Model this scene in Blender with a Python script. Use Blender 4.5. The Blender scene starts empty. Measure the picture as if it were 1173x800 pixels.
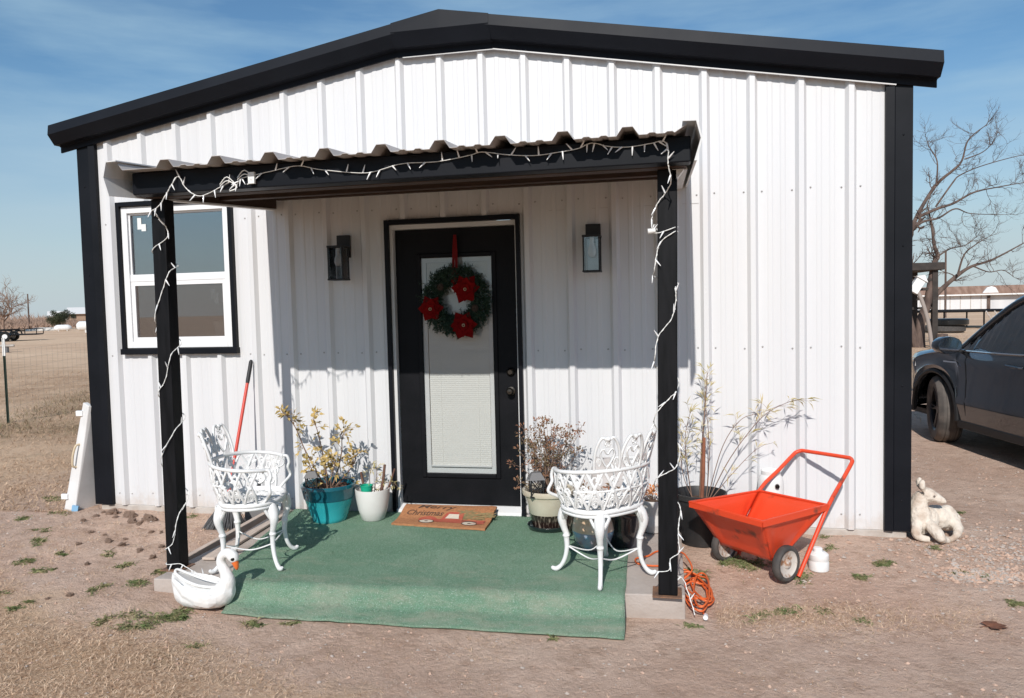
import bpy, math, random
from mathutils import Vector, Matrix, noise
R=math.radians; PI=math.pi
rnd=random.Random(7)
sc=bpy.context.scene
COL=sc.collection

# ------------------------------------------------------------------ helpers
class MB:
    def __init__(s): s.v=[]; s.f=[]; s.m=[]
    def add(s,vs,fs,m=0,M=None):
        o=len(s.v)
        for p in vs:
            p=Vector(p)
            if M is not None: p=M@p
            s.v.append((p.x,p.y,p.z))
        for f in fs: s.f.append(tuple(i+o for i in f)); s.m.append(m)
    def box(s,a,b,m=0,M=None):
        x0,y0,z0=a; x1,y1,z1=b
        s.add([(x0,y0,z0),(x1,y0,z0),(x1,y1,z0),(x0,y1,z0),(x0,y0,z1),(x1,y0,z1),(x1,y1,z1),(x0,y1,z1)],
              [(0,3,2,1),(4,5,6,7),(0,1,5,4),(1,2,6,5),(2,3,7,6),(3,0,4,7)],m,M)
    def bar(s,p,q,w,h,m=0,up=(0,0,1)):
        p=Vector(p);q=Vector(q);d=(q-p);L=d.length;d.normalize();u=Vector(up)
        sx=d.cross(u)
        if sx.length<1e-4: sx=d.cross(Vector((1,0,0)))
        sx.normalize();u=sx.cross(d)
        M=Matrix((( sx.x,d.x,u.x,p.x),(sx.y,d.y,u.y,p.y),(sx.z,d.z,u.z,p.z),(0,0,0,1)))
        s.box((-w/2,0,-h/2),(w/2,L,h/2),m,M)
    def tube(s,pts,r,seg=8,m=0,closed=False,caps=True,flat=None,M=None):
        P=[Vector(p) for p in pts]
        if M is not None: P=[M@p for p in P]
        n=len(P)
        if n<2: return
        rr=r if isinstance(r,(list,tuple)) else [r]*n
        o=len(s.v); T=[]
        for i in range(n):
            if closed: t=P[(i+1)%n]-P[i-1]
            else: t=P[min(i+1,n-1)]-P[max(i-1,0)]
            if t.length<1e-9: t=Vector((0,0,1))
            T.append(t.normalized())
        N=T[0].orthogonal().normalized()
        if flat is not None:
            q=Vector(flat)-T[0]*Vector(flat).dot(T[0])
            if q.length>1e-4: N=q.normalized()
        for i in range(n):
            N=N-T[i]*N.dot(T[i])
            if N.length<1e-6: N=T[i].orthogonal()
            N.normalize(); B=T[i].cross(N)
            for k in range(seg):
                a=2*PI*k/seg
                q=P[i]+(N*math.cos(a)+B*math.sin(a))*rr[i]
                s.v.append((q.x,q.y,q.z))
        for i in range(n if closed else n-1):
            j=(i+1)%n
            for k in range(seg):
                l=(k+1)%seg
                s.f.append((o+i*seg+k,o+i*seg+l,o+j*seg+l,o+j*seg+k)); s.m.append(m)
        if caps and not closed:
            s.f.append(tuple(o+k for k in range(seg))[::-1]); s.m.append(m)
            s.f.append(tuple(o+(n-1)*seg+k for k in range(seg))); s.m.append(m)
    def lathe(s,prof,seg=32,m=0,M=None,mfun=None):
        vs=[];fs=[];n=len(prof)
        for r,z in prof:
            for k in range(seg):
                a=2*PI*k/seg; vs.append((r*math.cos(a),r*math.sin(a),z))
        o=len(s.v); s.add(vs,[],m,M)
        for i in range(n-1):
            for k in range(seg):
                l=(k+1)%seg
                s.f.append((o+i*seg+k,o+i*seg+l,o+(i+1)*seg+l,o+(i+1)*seg+k)); s.m.append(mfun(i) if mfun else m)
    def ell(s,c,r,seg=16,ring=10,m=0,M=None):
        vs=[];fs=[]
        for i in range(ring+1):
            t=PI*i/ring
            for k in range(seg):
                a=2*PI*k/seg
                vs.append((c[0]+r[0]*math.sin(t)*math.cos(a),c[1]+r[1]*math.sin(t)*math.sin(a),c[2]+r[2]*math.cos(t)))
        for i in range(ring):
            for k in range(seg):
                l=(k+1)%seg
                fs.append((i*seg+k,(i+1)*seg+k,(i+1)*seg+l,i*seg+l))
        s.add(vs,fs,m,M)
    def prism(s,poly,axis,a,b,m=0,M=None):
        def P(u,v,w): return {'x':(w,u,v),'y':(u,w,v),'z':(u,v,w)}[axis]
        n=len(poly)
        vs=[P(u,v,a) for u,v in poly]+[P(u,v,b) for u,v in poly]
        fs=[tuple(range(n)),tuple(range(2*n-1,n-1,-1))]+[(i,i+n,(i+1)%n+n,(i+1)%n) for i in range(n)]
        s.add(vs,fs,m,M)
    def loft(s,rings,m=0,closed=True,caps=True,M=None):
        n=len(rings[0]); o=len(s.v)
        for r in rings: s.add(r,[],m,M)
        for i in range(len(rings)-1):
            for k in range(n if closed else n-1):
                l=(k+1)%n
                s.f.append((o+i*n+k,o+i*n+l,o+(i+1)*n+l,o+(i+1)*n+k)); s.m.append(m)
        if caps:
            s.f.append(tuple(o+k for k in range(n))[::-1]); s.m.append(m)
            e=o+(len(rings)-1)*n
            s.f.append(tuple(e+k for k in range(n))); s.m.append(m)
    def leaf(s,p,d,nrm,L,W,m=0,bend=.15):
        p=Vector(p);d=Vector(d).normalized();nr=Vector(nrm)
        w=d.cross(nr)
        if w.length<1e-4: w=d.orthogonal()
        w.normalize(); nr=w.cross(d)
        a=p; b=p+d*L*.45+w*W/2+nr*L*bend*.4; c=p+d*L; e=p+d*L*.45-w*W/2+nr*L*bend*.4
        c=c-nr*L*bend
        f=p+d*L*.5
        s.add([a,b,c,e,f],[(0,1,4),(1,2,4),(0,4,3),(4,2,3)],m)
    def build(s,name,mats,parent=None,world=False,smooth=None,bevel=0,kind=None,recalc=True):
        if not isinstance(mats,(list,tuple)): mats=[mats]
        me=bpy.data.meshes.new(name)
        V=s.v
        if world and parent is not None:
            Mi=parent.matrix_basis.inverted()
            V=[tuple(Mi@Vector(p)) for p in V]
        me.from_pydata(V,[],s.f)
        for q in mats: me.materials.append(q)
        if len(mats)>1: me.polygons.foreach_set('material_index',s.m)
        if recalc and len(s.f)<60000:
            import bmesh
            bm=bmesh.new(); bm.from_mesh(me); bmesh.ops.recalc_face_normals(bm,faces=bm.faces); bm.to_mesh(me); bm.free()
        me.update()
        if smooth is not None:
            me.polygons.foreach_set('use_smooth',[True]*len(me.polygons))
            me.set_sharp_from_angle(angle=R(smooth))
        o=bpy.data.objects.new(name,me); COL.objects.link(o)
        if parent is not None: o.parent=parent
        if bevel:
            b=o.modifiers.new('bevel','BEVEL'); b.width=bevel; b.segments=2; b.limit_method='ANGLE'; b.angle_limit=R(40)
        if kind: o['kind']=kind
        return o

def tag(o,label,cat,group=None):
    o['label']=label; o['category']=cat
    if group: o['group']=group
    return o
def thing(name,label,cat,loc=(0,0,0),rz=0,group=None):
    o=bpy.data.objects.new(name,None); COL.objects.link(o); o.empty_display_size=.1
    o.location=loc; o.rotation_euler=(0,0,rz)
    o.matrix_basis=Matrix.Translation(loc)@Matrix.Rotation(rz,4,'Z')
    return tag(o,label,cat,group)
def copy_tree(o,parent=None):
    c=o.copy(); COL.objects.link(c)
    if parent is not None: c.parent=parent
    for ch in list(KIDS.get(o.name,[])) or [x for x in bpy.data.objects if x.parent==o]:
        copy_tree(ch,c)
    return c
KIDS={}
def spline(pts,n=8,closed=False):
    P=[Vector(p) for p in pts]; out=[]; N=len(P)
    rng=range(N if closed else N-1)
    for i in rng:
        if closed: a,b,c,d=P[i-1],P[i],P[(i+1)%N],P[(i+2)%N]
        else: a,b,c,d=P[max(i-1,0)],P[i],P[i+1],P[min(i+2,N-1)]
        for k in range(n):
            t=k/n
            out.append(.5*((2*b)+(c-a)*t+(2*a-5*b+4*c-d)*t*t+(3*b-a-3*c+d)*t**3))
    if not closed: out.append(P[-1])
    return out
def sm(t): t=max(0,min(1,t)); return t*t*(3-2*t)
def lerp(a,b,t): return a+(b-a)*t

# ------------------------------------------------------------------ materials
def mat(name,col,rough=.5,col2=None,scale=8,metal=0,bump=0,bscale=None,coat=0,spec=.5,stretch=None,detail=6,lo=.35,hi=.65,world=False):
    m=bpy.data.materials.new(name); m.use_nodes=True
    nt=m.node_tree; b=nt.nodes['Principled BSDF']
    b.inputs['Base Color'].default_value=(*col,1); b.inputs['Roughness'].default_value=rough
    b.inputs['Metallic'].default_value=metal; b.inputs['Coat Weight'].default_value=coat
    b.inputs['Specular IOR Level'].default_value=spec
    if col2 or bump:
        if world:
            tc=nt.nodes.new('ShaderNodeNewGeometry'); out=tc.outputs['Position']
        else:
            tc=nt.nodes.new('ShaderNodeTexCoord'); out=tc.outputs['Object']
        if stretch:
            mp=nt.nodes.new('ShaderNodeMapping'); mp.inputs['Scale'].default_value=stretch
            nt.links.new(out,mp.inputs['Vector']); out=mp.outputs['Vector']
    if col2:
        n=nt.nodes.new('ShaderNodeTexNoise'); n.inputs['Scale'].default_value=scale; n.inputs['Detail'].default_value=detail
        nt.links.new(out,n.inputs['Vector'])
        mr=nt.nodes.new('ShaderNodeMapRange'); mr.inputs['From Min'].default_value=lo; mr.inputs['From Max'].default_value=hi
        nt.links.new(n.outputs['Fac'],mr.inputs['Value'])
        mx=nt.nodes.new('ShaderNodeMix'); mx.data_type='RGBA'
        mx.inputs['A'].default_value=(*col,1); mx.inputs['B'].default_value=(*col2,1)
        nt.links.new(mr.outputs['Result'],mx.inputs['Factor']); nt.links.new(mx.outputs['Result'],b.inputs['Base Color'])
        rr=nt.nodes.new('ShaderNodeMapRange'); rr.inputs['To Min'].default_value=max(.05,rough-.08); rr.inputs['To Max'].default_value=min(1,rough+.1)
        nt.links.new(n.outputs['Fac'],rr.inputs['Value']); nt.links.new(rr.outputs['Result'],b.inputs['Roughness'])
    if bump:
        n2=nt.nodes.new('ShaderNodeTexNoise'); n2.inputs['Scale'].default_value=bscale or scale*4; n2.inputs['Detail'].default_value=5
        nt.links.new(out,n2.inputs['Vector'])
        bp=nt.nodes.new('ShaderNodeBump'); bp.inputs['Strength'].default_value=1; bp.inputs['Distance'].default_value=bump
        nt.links.new(n2.outputs['Fac'],bp.inputs['Height']); nt.links.new(bp.outputs['Normal'],b.inputs['Normal'])
    return m
def glass_mat(name,tint,refl=.12,rough=.01):
    m=bpy.data.materials.new(name); m.use_nodes=True; nt=m.node_tree
    for n in list(nt.nodes): nt.nodes.remove(n)
    o=nt.nodes.new('ShaderNodeOutputMaterial'); t=nt.nodes.new('ShaderNodeBsdfTransparent'); g=nt.nodes.new('ShaderNodeBsdfGlossy')
    t.inputs['Color'].default_value=(*tint,1); g.inputs['Roughness'].default_value=rough
    fr=nt.nodes.new('ShaderNodeFresnel'); fr.inputs['IOR'].default_value=1.5
    ad=nt.nodes.new('ShaderNodeMath'); ad.operation='ADD'; ad.inputs[1].default_value=refl; ad.use_clamp=True
    nt.links.new(fr.outputs['Fac'],ad.inputs[0])
    mx=nt.nodes.new('ShaderNodeMixShader'); nt.links.new(ad.outputs[0],mx.inputs['Fac'])
    nt.links.new(t.outputs[0],mx.inputs[1]); nt.links.new(g.outputs[0],mx.inputs[2]); nt.links.new(mx.outputs[0],o.inputs['Surface'])
    return m

def screen_mat(name):
    m=bpy.data.materials.new(name); m.use_nodes=True; nt=m.node_tree
    for n in list(nt.nodes): nt.nodes.remove(n)
    o=nt.nodes.new('ShaderNodeOutputMaterial'); t=nt.nodes.new('ShaderNodeBsdfTransparent'); d=nt.nodes.new('ShaderNodeBsdfDiffuse')
    d.inputs['Color'].default_value=(.16,.13,.115,1); mx=nt.nodes.new('ShaderNodeMixShader'); mx.inputs['Fac'].default_value=.36
    nt.links.new(t.outputs[0],mx.inputs[1]); nt.links.new(d.outputs[0],mx.inputs[2]); nt.links.new(mx.outputs[0],o.inputs['Surface'])
    return m
M_white=mat('white_steel',(.665,.665,.67),.45,(.635,.635,.645),1.2,stretch=(3,3,.35),bump=.004,bscale=1.6)
def splash(m,h,col):
    nt=m.node_tree; b=nt.nodes['Principled BSDF']; src=b.inputs['Base Color'].links[0].from_socket
    g_=nt.nodes.new('ShaderNodeNewGeometry'); s_=nt.nodes.new('ShaderNodeSeparateXYZ'); nt.links.new(g_.outputs['Position'],s_.inputs[0])
    n=nt.nodes.new('ShaderNodeTexNoise'); n.inputs['Scale'].default_value=9; n.inputs['Detail'].default_value=8; n.inputs['Roughness'].default_value=.7
    nt.links.new(g_.outputs['Position'],n.inputs['Vector'])
    a=nt.nodes.new('ShaderNodeMapRange'); a.inputs['From Min'].default_value=h; a.inputs['From Max'].default_value=.03; a.inputs['To Min'].default_value=-.25; a.inputs['To Max'].default_value=.28
    nt.links.new(s_.outputs['Z'],a.inputs['Value'])
    ad=nt.nodes.new('ShaderNodeMath'); ad.operation='ADD'; nt.links.new(a.outputs[0],ad.inputs[0]); nt.links.new(n.outputs['Fac'],ad.inputs[1])
    r=nt.nodes.new('ShaderNodeMapRange'); r.inputs['From Min'].default_value=.52; r.inputs['From Max'].default_value=.80; r.inputs['To Max'].default_value=.55
    nt.links.new(ad.outputs[0],r.inputs['Value'])
    x=nt.nodes.new('ShaderNodeMix'); x.data_type='RGBA'; x.inputs['B'].default_value=(*col,1)
    nt.links.new(src,x.inputs['A']); nt.links.new(r.outputs[0],x.inputs['Factor']); nt.links.new(x.outputs['Result'],b.inputs['Base Color'])
splash(M_white,.30,(.52,.44,.375))
M_wtrim=mat('white_trim_steel',(.66,.655,.65),.45,(.60,.595,.59),4)
M_black=mat('black_steel',(.0045,.0055,.008),.45,(.007,.008,.0115),3,spec=.16,bump=.002,bscale=3)
M_roofblk=mat('black_trim_steel',(.007,.0085,.0125),.5,(.010,.012,.017),2.5,spec=.14,bump=.003,bscale=2.2)
M_bpost=mat('black_post_paint',(.004,.0042,.005),.5,(.008,.008,.0095),14,spec=.16,stretch=(3,3,.4),bump=.0008,bscale=40)
M_brownwood=mat('brown_stained_wood',(.055,.028,.017),.7,(.03,.016,.010),9,stretch=(1,8,8),bump=.002)
M_galv=mat('porch_sheet_steel',(.5,.46,.44),.5,(.42,.385,.365),5)
M_conc=mat('concrete',(.46,.40,.36),.9,(.37,.31,.27),5,bump=.004,bscale=60)
M_found=mat('foundation_concrete',(.50,.46,.42),.9,(.38,.32,.27),6,bump=.006,bscale=30)
M_vinyl=mat('white_vinyl',(.80,.80,.80),.4,(.76,.76,.765),6)
M_door=mat('black_door_paint',(.006,.0065,.008),.5,(.009,.009,.011),6,spec=.12,bump=.0006,bscale=80)
M_blind=mat('blind_white',(.80,.79,.755),.6)
M_glass=glass_mat('window_glass',(.72,.74,.76),.34)
M_dglass=glass_mat('door_glass',(.93,.94,.94),.02)
M_lglass=glass_mat('lantern_glass',(.93,.94,.95),.05,.05)
M_cglass=glass_mat('car_glass',(.30,.36,.36),.16)
M_inner=mat('interior_paint',(.30,.27,.26),.9)
M_darkroom=mat('dark_interior',(.05,.045,.045),.9)
M_screen=screen_mat('insect_screen')
M_metal=mat('dark_bronze_metal',(.08,.07,.06),.3,metal=.9)
M_lampblk=mat('lamp_black',(.006,.006,.008),.5)
M_chrome=mat('chrome',(.75,.75,.76),.12,metal=1)
M_frost=mat('white_bulb_glass',(.8,.8,.8),.2,coat=.5)
M_wire=mat('white_cable',(.78,.77,.74),.5)
M_turf=None
M_red=mat('red_cart_paint',(.72,.066,.020),.45,(.20,.045,.025),7,coat=.1,bump=.001,bscale=25,lo=.60,hi=.70,detail=9)
M_rubber=mat('grey_rubber',(.045,.042,.04),.8,(.085,.075,.068),18,bump=.001,bscale=60)
M_tyre=mat('dusty_tyre',(.055,.05,.047),.85,(.14,.12,.105),7,bump=.001,bscale=60)
M_rust=mat('rusty_white_rim',(.55,.50,.45),.6,(.28,.13,.06),22,lo=.5,hi=.62)
M_alum=mat('white_cast_aluminium',(.76,.76,.755),.36,(.64,.63,.61),20,bump=.001,bscale=70,lo=.55,hi=.8)
M_swan=mat('white_glazed_ceramic',(.80,.79,.77),.35,(.70,.65,.60),6,coat=.2,bump=.0035,bscale=40,lo=.5,hi=.8)
M_deer=mat('weathered_cream_concrete',(.68,.60,.51),.9,(.46,.35,.27),11,bump=.008,bscale=42,lo=.48,hi=.70)
M_orange=mat('orange_beak',(.75,.16,.03),.45)
M_eye=mat('black_eye',(.006,.006,.006),.3)
M_teal1=mat('dark_teal_glaze',(.008,.095,.135),.22,(.012,.13,.17),5,coat=.6)
M_teal2=mat('light_teal_glaze',(.02,.37,.42),.25,(.04,.44,.48),6,coat=.5)
M_soil=mat('potting_soil',(.06,.035,.022),.95,(.12,.07,.045),25,bump=.01,bscale=45)
M_wpot=mat('white_plastic_pot',(.74,.72,.69),.45,(.68,.65,.62),5)
M_gcup=mat('green_plastic',(.01,.36,.22),.4)
M_stick=mat('brown_stick',(.20,.10,.07),.85,(.11,.055,.04),20,stretch=(4,4,1))
M_cream=mat('cream_glaze',(.62,.57,.45),.3,(.55,.48,.37),7,coat=.5)
M_brownglaze=mat('dark_brown_glaze',(.025,.014,.012),.28,(.30,.24,.19),26,stretch=(3,3,.4),coat=.5,lo=.52,hi=.66)
M_saucer=mat('dark_glazed_saucer',(.012,.022,.022),.25,coat=.6)
M_blueglaze=mat('mottled_blue_brown_glaze',(.22,.40,.54),.2,(.40,.24,.24),11,coat=.6)
M_tanband=mat('tan_glaze_band',(.62,.42,.28),.3,(.74,.62,.50),7,coat=.4)
M_blkpot=mat('black_plastic_pot',(.009,.009,.010),.5,(.03,.029,.029),6)
M_blkglz=mat('black_glazed_pot',(.008,.008,.010),.18,(.05,.05,.055),16,coat=.7,lo=.55,hi=.7)
M_bark=mat('grey_brown_bark',(.15,.105,.085),.95,(.075,.05,.042),6,stretch=(1,1,.3),bump=.02,bscale=18)
M_twig=mat('dry_twig',(.17,.10,.075),.9,(.26,.17,.12),10)
M_yleaf=mat('yellowing_leaf',(.56,.39,.14),.7,(.30,.22,.07),9,lo=.4,hi=.6)
M_rleaf=mat('dry_reddish_leaf',(.27,.12,.07),.8,(.13,.10,.05),11,lo=.4,hi=.6)
M_bleaf=mat('pale_bamboo_leaf',(.62,.52,.30),.7,(.42,.36,.16),9,lo=.4,hi=.6)
M_oleaf=mat('orange_dry_leaf',(.62,.24,.07),.75,(.45,.17,.06),9)
M_weed=mat('weed_green',(.125,.165,.055),.75,(.29,.26,.13),16,lo=.4,hi=.65,world=True)
M_straw=mat('dry_grass_blade',(.85,.64,.45),.85,(.44,.27,.165),48,lo=.36,hi=.62,world=True)
M_straw2=mat('field_grass_blade',(.72,.51,.34),.9,(.40,.26,.165),14,lo=.35,hi=.65,world=True)
M_drygreen=mat('olive_dry_weed',(.20,.17,.09),.9,(.34,.24,.15),6,world=True)
M_brushtw=mat('bare_scrub_twig',(.23,.155,.12),.95,(.33,.225,.165),.08,world=True)
M_jun=mat('juniper_foliage',(.035,.05,.028),.9,(.07,.075,.035),.6,world=True)
M_stone=mat('pale_stone',(.45,.38,.33),.9,(.33,.27,.23),6,world=True)
M_clod=mat('dirt_clod',(.56,.385,.29),.95,(.44,.29,.215),12,bump=.02,bscale=30)
M_fir=mat('fir_needles',(.012,.032,.018),.8,(.022,.05,.026),20)
M_petal=mat('red_poinsettia_petal',(.13,.0018,.0024),.8,(.19,.0035,.0035),14,spec=.08)
M_ribbon=mat('red_ribbon',(.15,.004,.004),.45,spec=.15)
M_cone=mat('pine_cone',(.05,.028,.018),.9)
M_silver=mat('silver_ornament',(.6,.6,.62),.35,metal=.6)
M_coir=mat('coir_mat',(.48,.215,.095),.95,(.38,.165,.075),60,bump=.004,bscale=260)
M_inkred=mat('printed_red',(.42,.075,.05),.95,(.43,.115,.065),40)
M_inkblk=mat('printed_black',(.10,.055,.036),.95)
M_inkgrn=mat('printed_green',(.20,.17,.08),.95,(.30,.19,.09),40)
M_inkwht=mat('printed_white',(.64,.56,.46),.95)
M_plank=mat('weathered_plank',(.58,.48,.41),.9,(.47,.38,.32),8,stretch=(6,1,6),bump=.002)
M_bristle=mat('grey_bristle',(.15,.15,.155),.8,(.09,.09,.095),30)
M_hred=mat('red_broom_handle',(.60,.055,.03),.4,coat=.2)
M_grip=mat('black_rubber_grip',(.02,.02,.022),.6)
M_grey=mat('grey_plastic',(.16,.155,.155),.6)
M_lid=mat('white_painted_panel',(.74,.73,.72),.5,(.66,.64,.62),7)
M_bluetape=mat('blue_tape',(.22,.42,.62),.6)
M_tan=mat('yellowed_plastic',(.62,.50,.34),.5)
M_tank=mat('white_tank_paint',(.80,.80,.79),.4,(.72,.71,.69),5)
M_cord=mat('orange_cord',(.72,.14,.035),.5)
M_carp=mat('charcoal_car_paint',(.05,.056,.066),.14,(.062,.068,.078),1.5,metal=.7,coat=1.0)
M_carblk=mat('black_car_plastic',(.012,.012,.013),.55)
M_rimm=mat('dark_alloy',(.05,.05,.055),.35,metal=.8)
M_lens=mat('lamp_lens',(.55,.57,.6),.12,coat=1)
M_seatm=mat('car_seat_fabric',(.03,.03,.032),.8)
M_tsteel=mat('green_post_steel',(.02,.035,.025),.6)
M_tip=mat('white_post_tip',(.78,.78,.76),.6)
M_fwire=mat('fence_wire',(.30,.27,.25),.5,metal=.7)
M_dwood=mat('dark_shelter_wood',(.03,.024,.021),.85,(.05,.04,.034),6)
M_shedw=mat('white_shed_siding',(.62,.63,.64),.6,(.50,.51,.53),.5,stretch=(2,2,.2))
M_shedr=mat('rusty_roof_sheet',(.26,.145,.095),.8,(.40,.25,.18),.8,stretch=(3,.3,1))
M_housew=mat('tan_house_wall',(.36,.25,.18),.8)
M_houser=mat('pale_roof',(.70,.68,.66),.7)
M_pipe=mat('pale_long_boat_hull',(.62,.58,.52),.6)
M_leafd=mat('fallen_brown_leaf',(.22,.085,.045),.8,(.14,.06,.035),30)
M_sticker=mat('paper_sticker',(.72,.74,.72),.6)

def turf_mat():
    m=mat('green_artificial_turf',(.145,.285,.18),.95,(.20,.335,.225),2.2,bump=.012,bscale=240,lo=.3,hi=.7)
    nt=m.node_tree; b=nt.nodes['Principled BSDF']
    mx=[n for n in nt.nodes if n.type=='MIX'][0]
    tc=[n for n in nt.nodes if n.type=='TEX_COORD'][0]
    n=nt.nodes.new('ShaderNodeTexNoise'); n.inputs['Scale'].default_value=170; n.inputs['Detail'].default_value=3
    nt.links.new(tc.outputs['Object'],n.inputs['Vector'])
    r=nt.nodes.new('ShaderNodeMapRange'); r.inputs['From Min'].default_value=.54; r.inputs['From Max'].default_value=.72
    nt.links.new(n.outputs['Fac'],r.inputs['Value'])
    m2=nt.nodes.new('ShaderNodeMix'); m2.data_type='RGBA'; m2.inputs['B'].default_value=(.40,.52,.43,1)
    nt.links.new(mx.outputs['Result'],m2.inputs['A']); nt.links.new(r.outputs['Result'],m2.inputs['Factor'])
    # worn, dusty patches
    n3=nt.nodes.new('ShaderNodeTexNoise'); n3.inputs['Scale'].default_value=1.6; n3.inputs['Detail'].default_value=7; n3.inputs['Roughness'].default_value=.65
    nt.links.new(tc.outputs['Object'],n3.inputs['Vector'])
    r3=nt.nodes.new('ShaderNodeMapRange'); r3.inputs['From Min'].default_value=.5; r3.inputs['From Max'].default_value=.78; r3.inputs['To Max'].default_value=.6
    nt.links.new(n3.outputs['Fac'],r3.inputs['Value'])
    m3=nt.nodes.new('ShaderNodeMix'); m3.data_type='RGBA'; m3.inputs['B'].default_value=(.36,.45,.34,1)
    nt.links.new(m2.outputs['Result'],m3.inputs['A']); nt.links.new(r3.outputs['Result'],m3.inputs['Factor'])
    # tracked-in dirt, mostly over the front edge
    gp=nt.nodes.new('ShaderNodeNewGeometry'); sx=nt.nodes.new('ShaderNodeSeparateXYZ'); nt.links.new(gp.outputs['Position'],sx.inputs[0])
    n4=nt.nodes.new('ShaderNodeTexNoise'); n4.inputs['Scale'].default_value=5; n4.inputs['Detail'].default_value=9; n4.inputs['Roughness'].default_value=.72
    mpp=nt.nodes.new('ShaderNodeMapping'); mpp.inputs['Scale'].default_value=(.7,2.2,1); nt.links.new(gp.outputs['Position'],mpp.inputs['Vector']); nt.links.new(mpp.outputs['Vector'],n4.inputs['Vector'])
    ry=nt.nodes.new('ShaderNodeMapRange'); ry.inputs['From Min'].default_value=-.6; ry.inputs['From Max'].default_value=-1.6; ry.inputs['To Min'].default_value=-.12; ry.inputs['To Max'].default_value=.12; nt.links.new(sx.outputs['Y'],ry.inputs['Value'])
    a4=nt.nodes.new('ShaderNodeMath'); a4.operation='ADD'; nt.links.new(n4.outputs['Fac'],a4.inputs[0]); nt.links.new(ry.outputs[0],a4.inputs[1])
    r4=nt.nodes.new('ShaderNodeMapRange'); r4.inputs['From Min'].default_value=.54; r4.inputs['From Max'].default_value=.82; r4.inputs['To Max'].default_value=.62; nt.links.new(a4.outputs[0],r4.inputs['Value'])
    m4=nt.nodes.new('ShaderNodeMix'); m4.data_type='RGBA'; m4.inputs['B'].default_value=(.46,.42,.33,1)
    nt.links.new(m3.outputs['Result'],m4.inputs['A']); nt.links.new(r4.outputs[0],m4.inputs['Factor'])
    nt.links.new(m4.outputs['Result'],b.inputs['Base Color'])
    return m
M_turf=turf_mat()

def ground_mat():
    m=bpy.data.materials.new('dry_soil_and_grass'); m.use_nodes=True; nt=m.node_tree; b=nt.nodes['Principled BSDF']
    L=nt.links.new
    b.inputs['Roughness'].default_value=.97; b.inputs['Specular IOR Level'].default_value=.15
    geo=nt.nodes.new('ShaderNodeNewGeometry'); pos=geo.outputs['Position']
    def nz(scale,detail=6,rough=.6,stretch=None):
        n=nt.nodes.new('ShaderNodeTexNoise'); n.inputs['Scale'].default_value=scale; n.inputs['Detail'].default_value=detail; n.inputs['Roughness'].default_value=rough
        src=pos
        if stretch:
            mp=nt.nodes.new('ShaderNodeMapping'); mp.inputs['Scale'].default_value=stretch; L(pos,mp.inputs['Vector']); src=mp.outputs['Vector']
        L(src,n.inputs['Vector']); return n.outputs['Fac']
    def rng(x,a,b_,c=0,d=1):
        r=nt.nodes.new('ShaderNodeMapRange'); r.inputs['From Min'].default_value=a; r.inputs['From Max'].default_value=b_
        r.inputs['To Min'].default_value=c; r.inputs['To Max'].default_value=d; L(x,r.inputs['Value']); return r.outputs['Result']
    def mix(f,A,B):
        x=nt.nodes.new('ShaderNodeMix'); x.data_type='RGBA'
        for k,v in (('A',A),('B',B)):
            if isinstance(v,tuple): x.inputs[k].default_value=(*v,1)
            else: L(v,x.inputs[k])
        L(f,x.inputs['Factor']); return x.outputs['Result']
    def mth(op,a,b_=None,clamp=False):
        x=nt.nodes.new('ShaderNodeMath'); x.operation=op; x.use_clamp=clamp
        for i,v in enumerate((a,b_)):
            if v is None: continue
            if isinstance(v,(int,float)): x.inputs[i].default_value=v
            else: L(v,x.inputs[i])
        return x.outputs[0]
    soil=mix(rng(nz(1.3,8,.65),.35,.65),(.585,.402,.308),(.685,.505,.398))
    soil=mix(rng(nz(9,6,.7),.48,.75),soil,(.42,.275,.20))
    soil=mix(rng(nz(.8,7,.65),.5,.72,0,.6),soil,(.41,.262,.188))
    soil=mix(rng(nz(3.2,7,.7),.56,.74,0,.55),soil,(.69,.535,.43))
    soil=mix(rng(nz(75,4,.7),.58,.72),soil,(.78,.62,.51))
    grass=mix(rng(nz(5,8,.7),.35,.65),(.56,.375,.24),(.34,.215,.135))
    grass=mix(rng(nz(.35,6,.6),.42,.62),grass,(.66,.465,.315))
    grass=mix(rng(nz(1.7,7,.7,(1,1,1)),.55,.75,0,.5),grass,(.28,.225,.14))
    far=mix(rng(nz(.11,7,.62,(.6,1.5,1)),.38,.62),(.60,.41,.28),(.72,.52,.36))
    far=mix(rng(nz(1.2,8,.7,(.5,1.6,1)),.45,.7,0,.6),far,(.42,.285,.175))
    sx=nt.nodes.new('ShaderNodeSeparateXYZ'); L(pos,sx.inputs[0]); X,Y=sx.outputs['X'],sx.outputs['Y']
    wob=mth('MULTIPLY',mth('SUBTRACT',nz(1.1,7,.65),.5),2.6)
    # near-left and bottom straw zones
    zl=rng(mth('ADD',mth('ADD',mth('MULTIPLY',Y,-1.0),mth('MULTIPLY',X,-.33)),wob),1.2,1.75)      # front-left strip
    zf=rng(mth('ADD',mth('ADD',mth('MULTIPLY',X,-1),mth('MULTIPLY',Y,.5)),wob),1.0,2.4)        # field on the left
    zb=rng(mth('ADD',Y,mth('MULTIPLY',wob,3)),7,12)                                           # field behind
    c=mix(zl,soil,grass); c=mix(zf,c,grass); c=mix(zb,c,grass)
    dist=rng(mth('ADD',Y,wob),9,22); c=mix(dist,c,far)
    L(c,b.inputs['Base Color'])
    h=mth('ADD',mth('MULTIPLY',nz(26,8,.72),.028),mth('MULTIPLY',nz(140,5,.7),.008))
    h=mth('ADD',h,mth('MULTIPLY',nz(4,5,.6),.03))
    bp=nt.nodes.new('ShaderNodeBump'); bp.inputs['Distance'].default_value=1; bp.inputs['Strength'].default_value=.9
    L(h,bp.inputs['Height']); L(bp.outputs['Normal'],b.inputs['Normal'])
    return m
M_ground=ground_mat()

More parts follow.
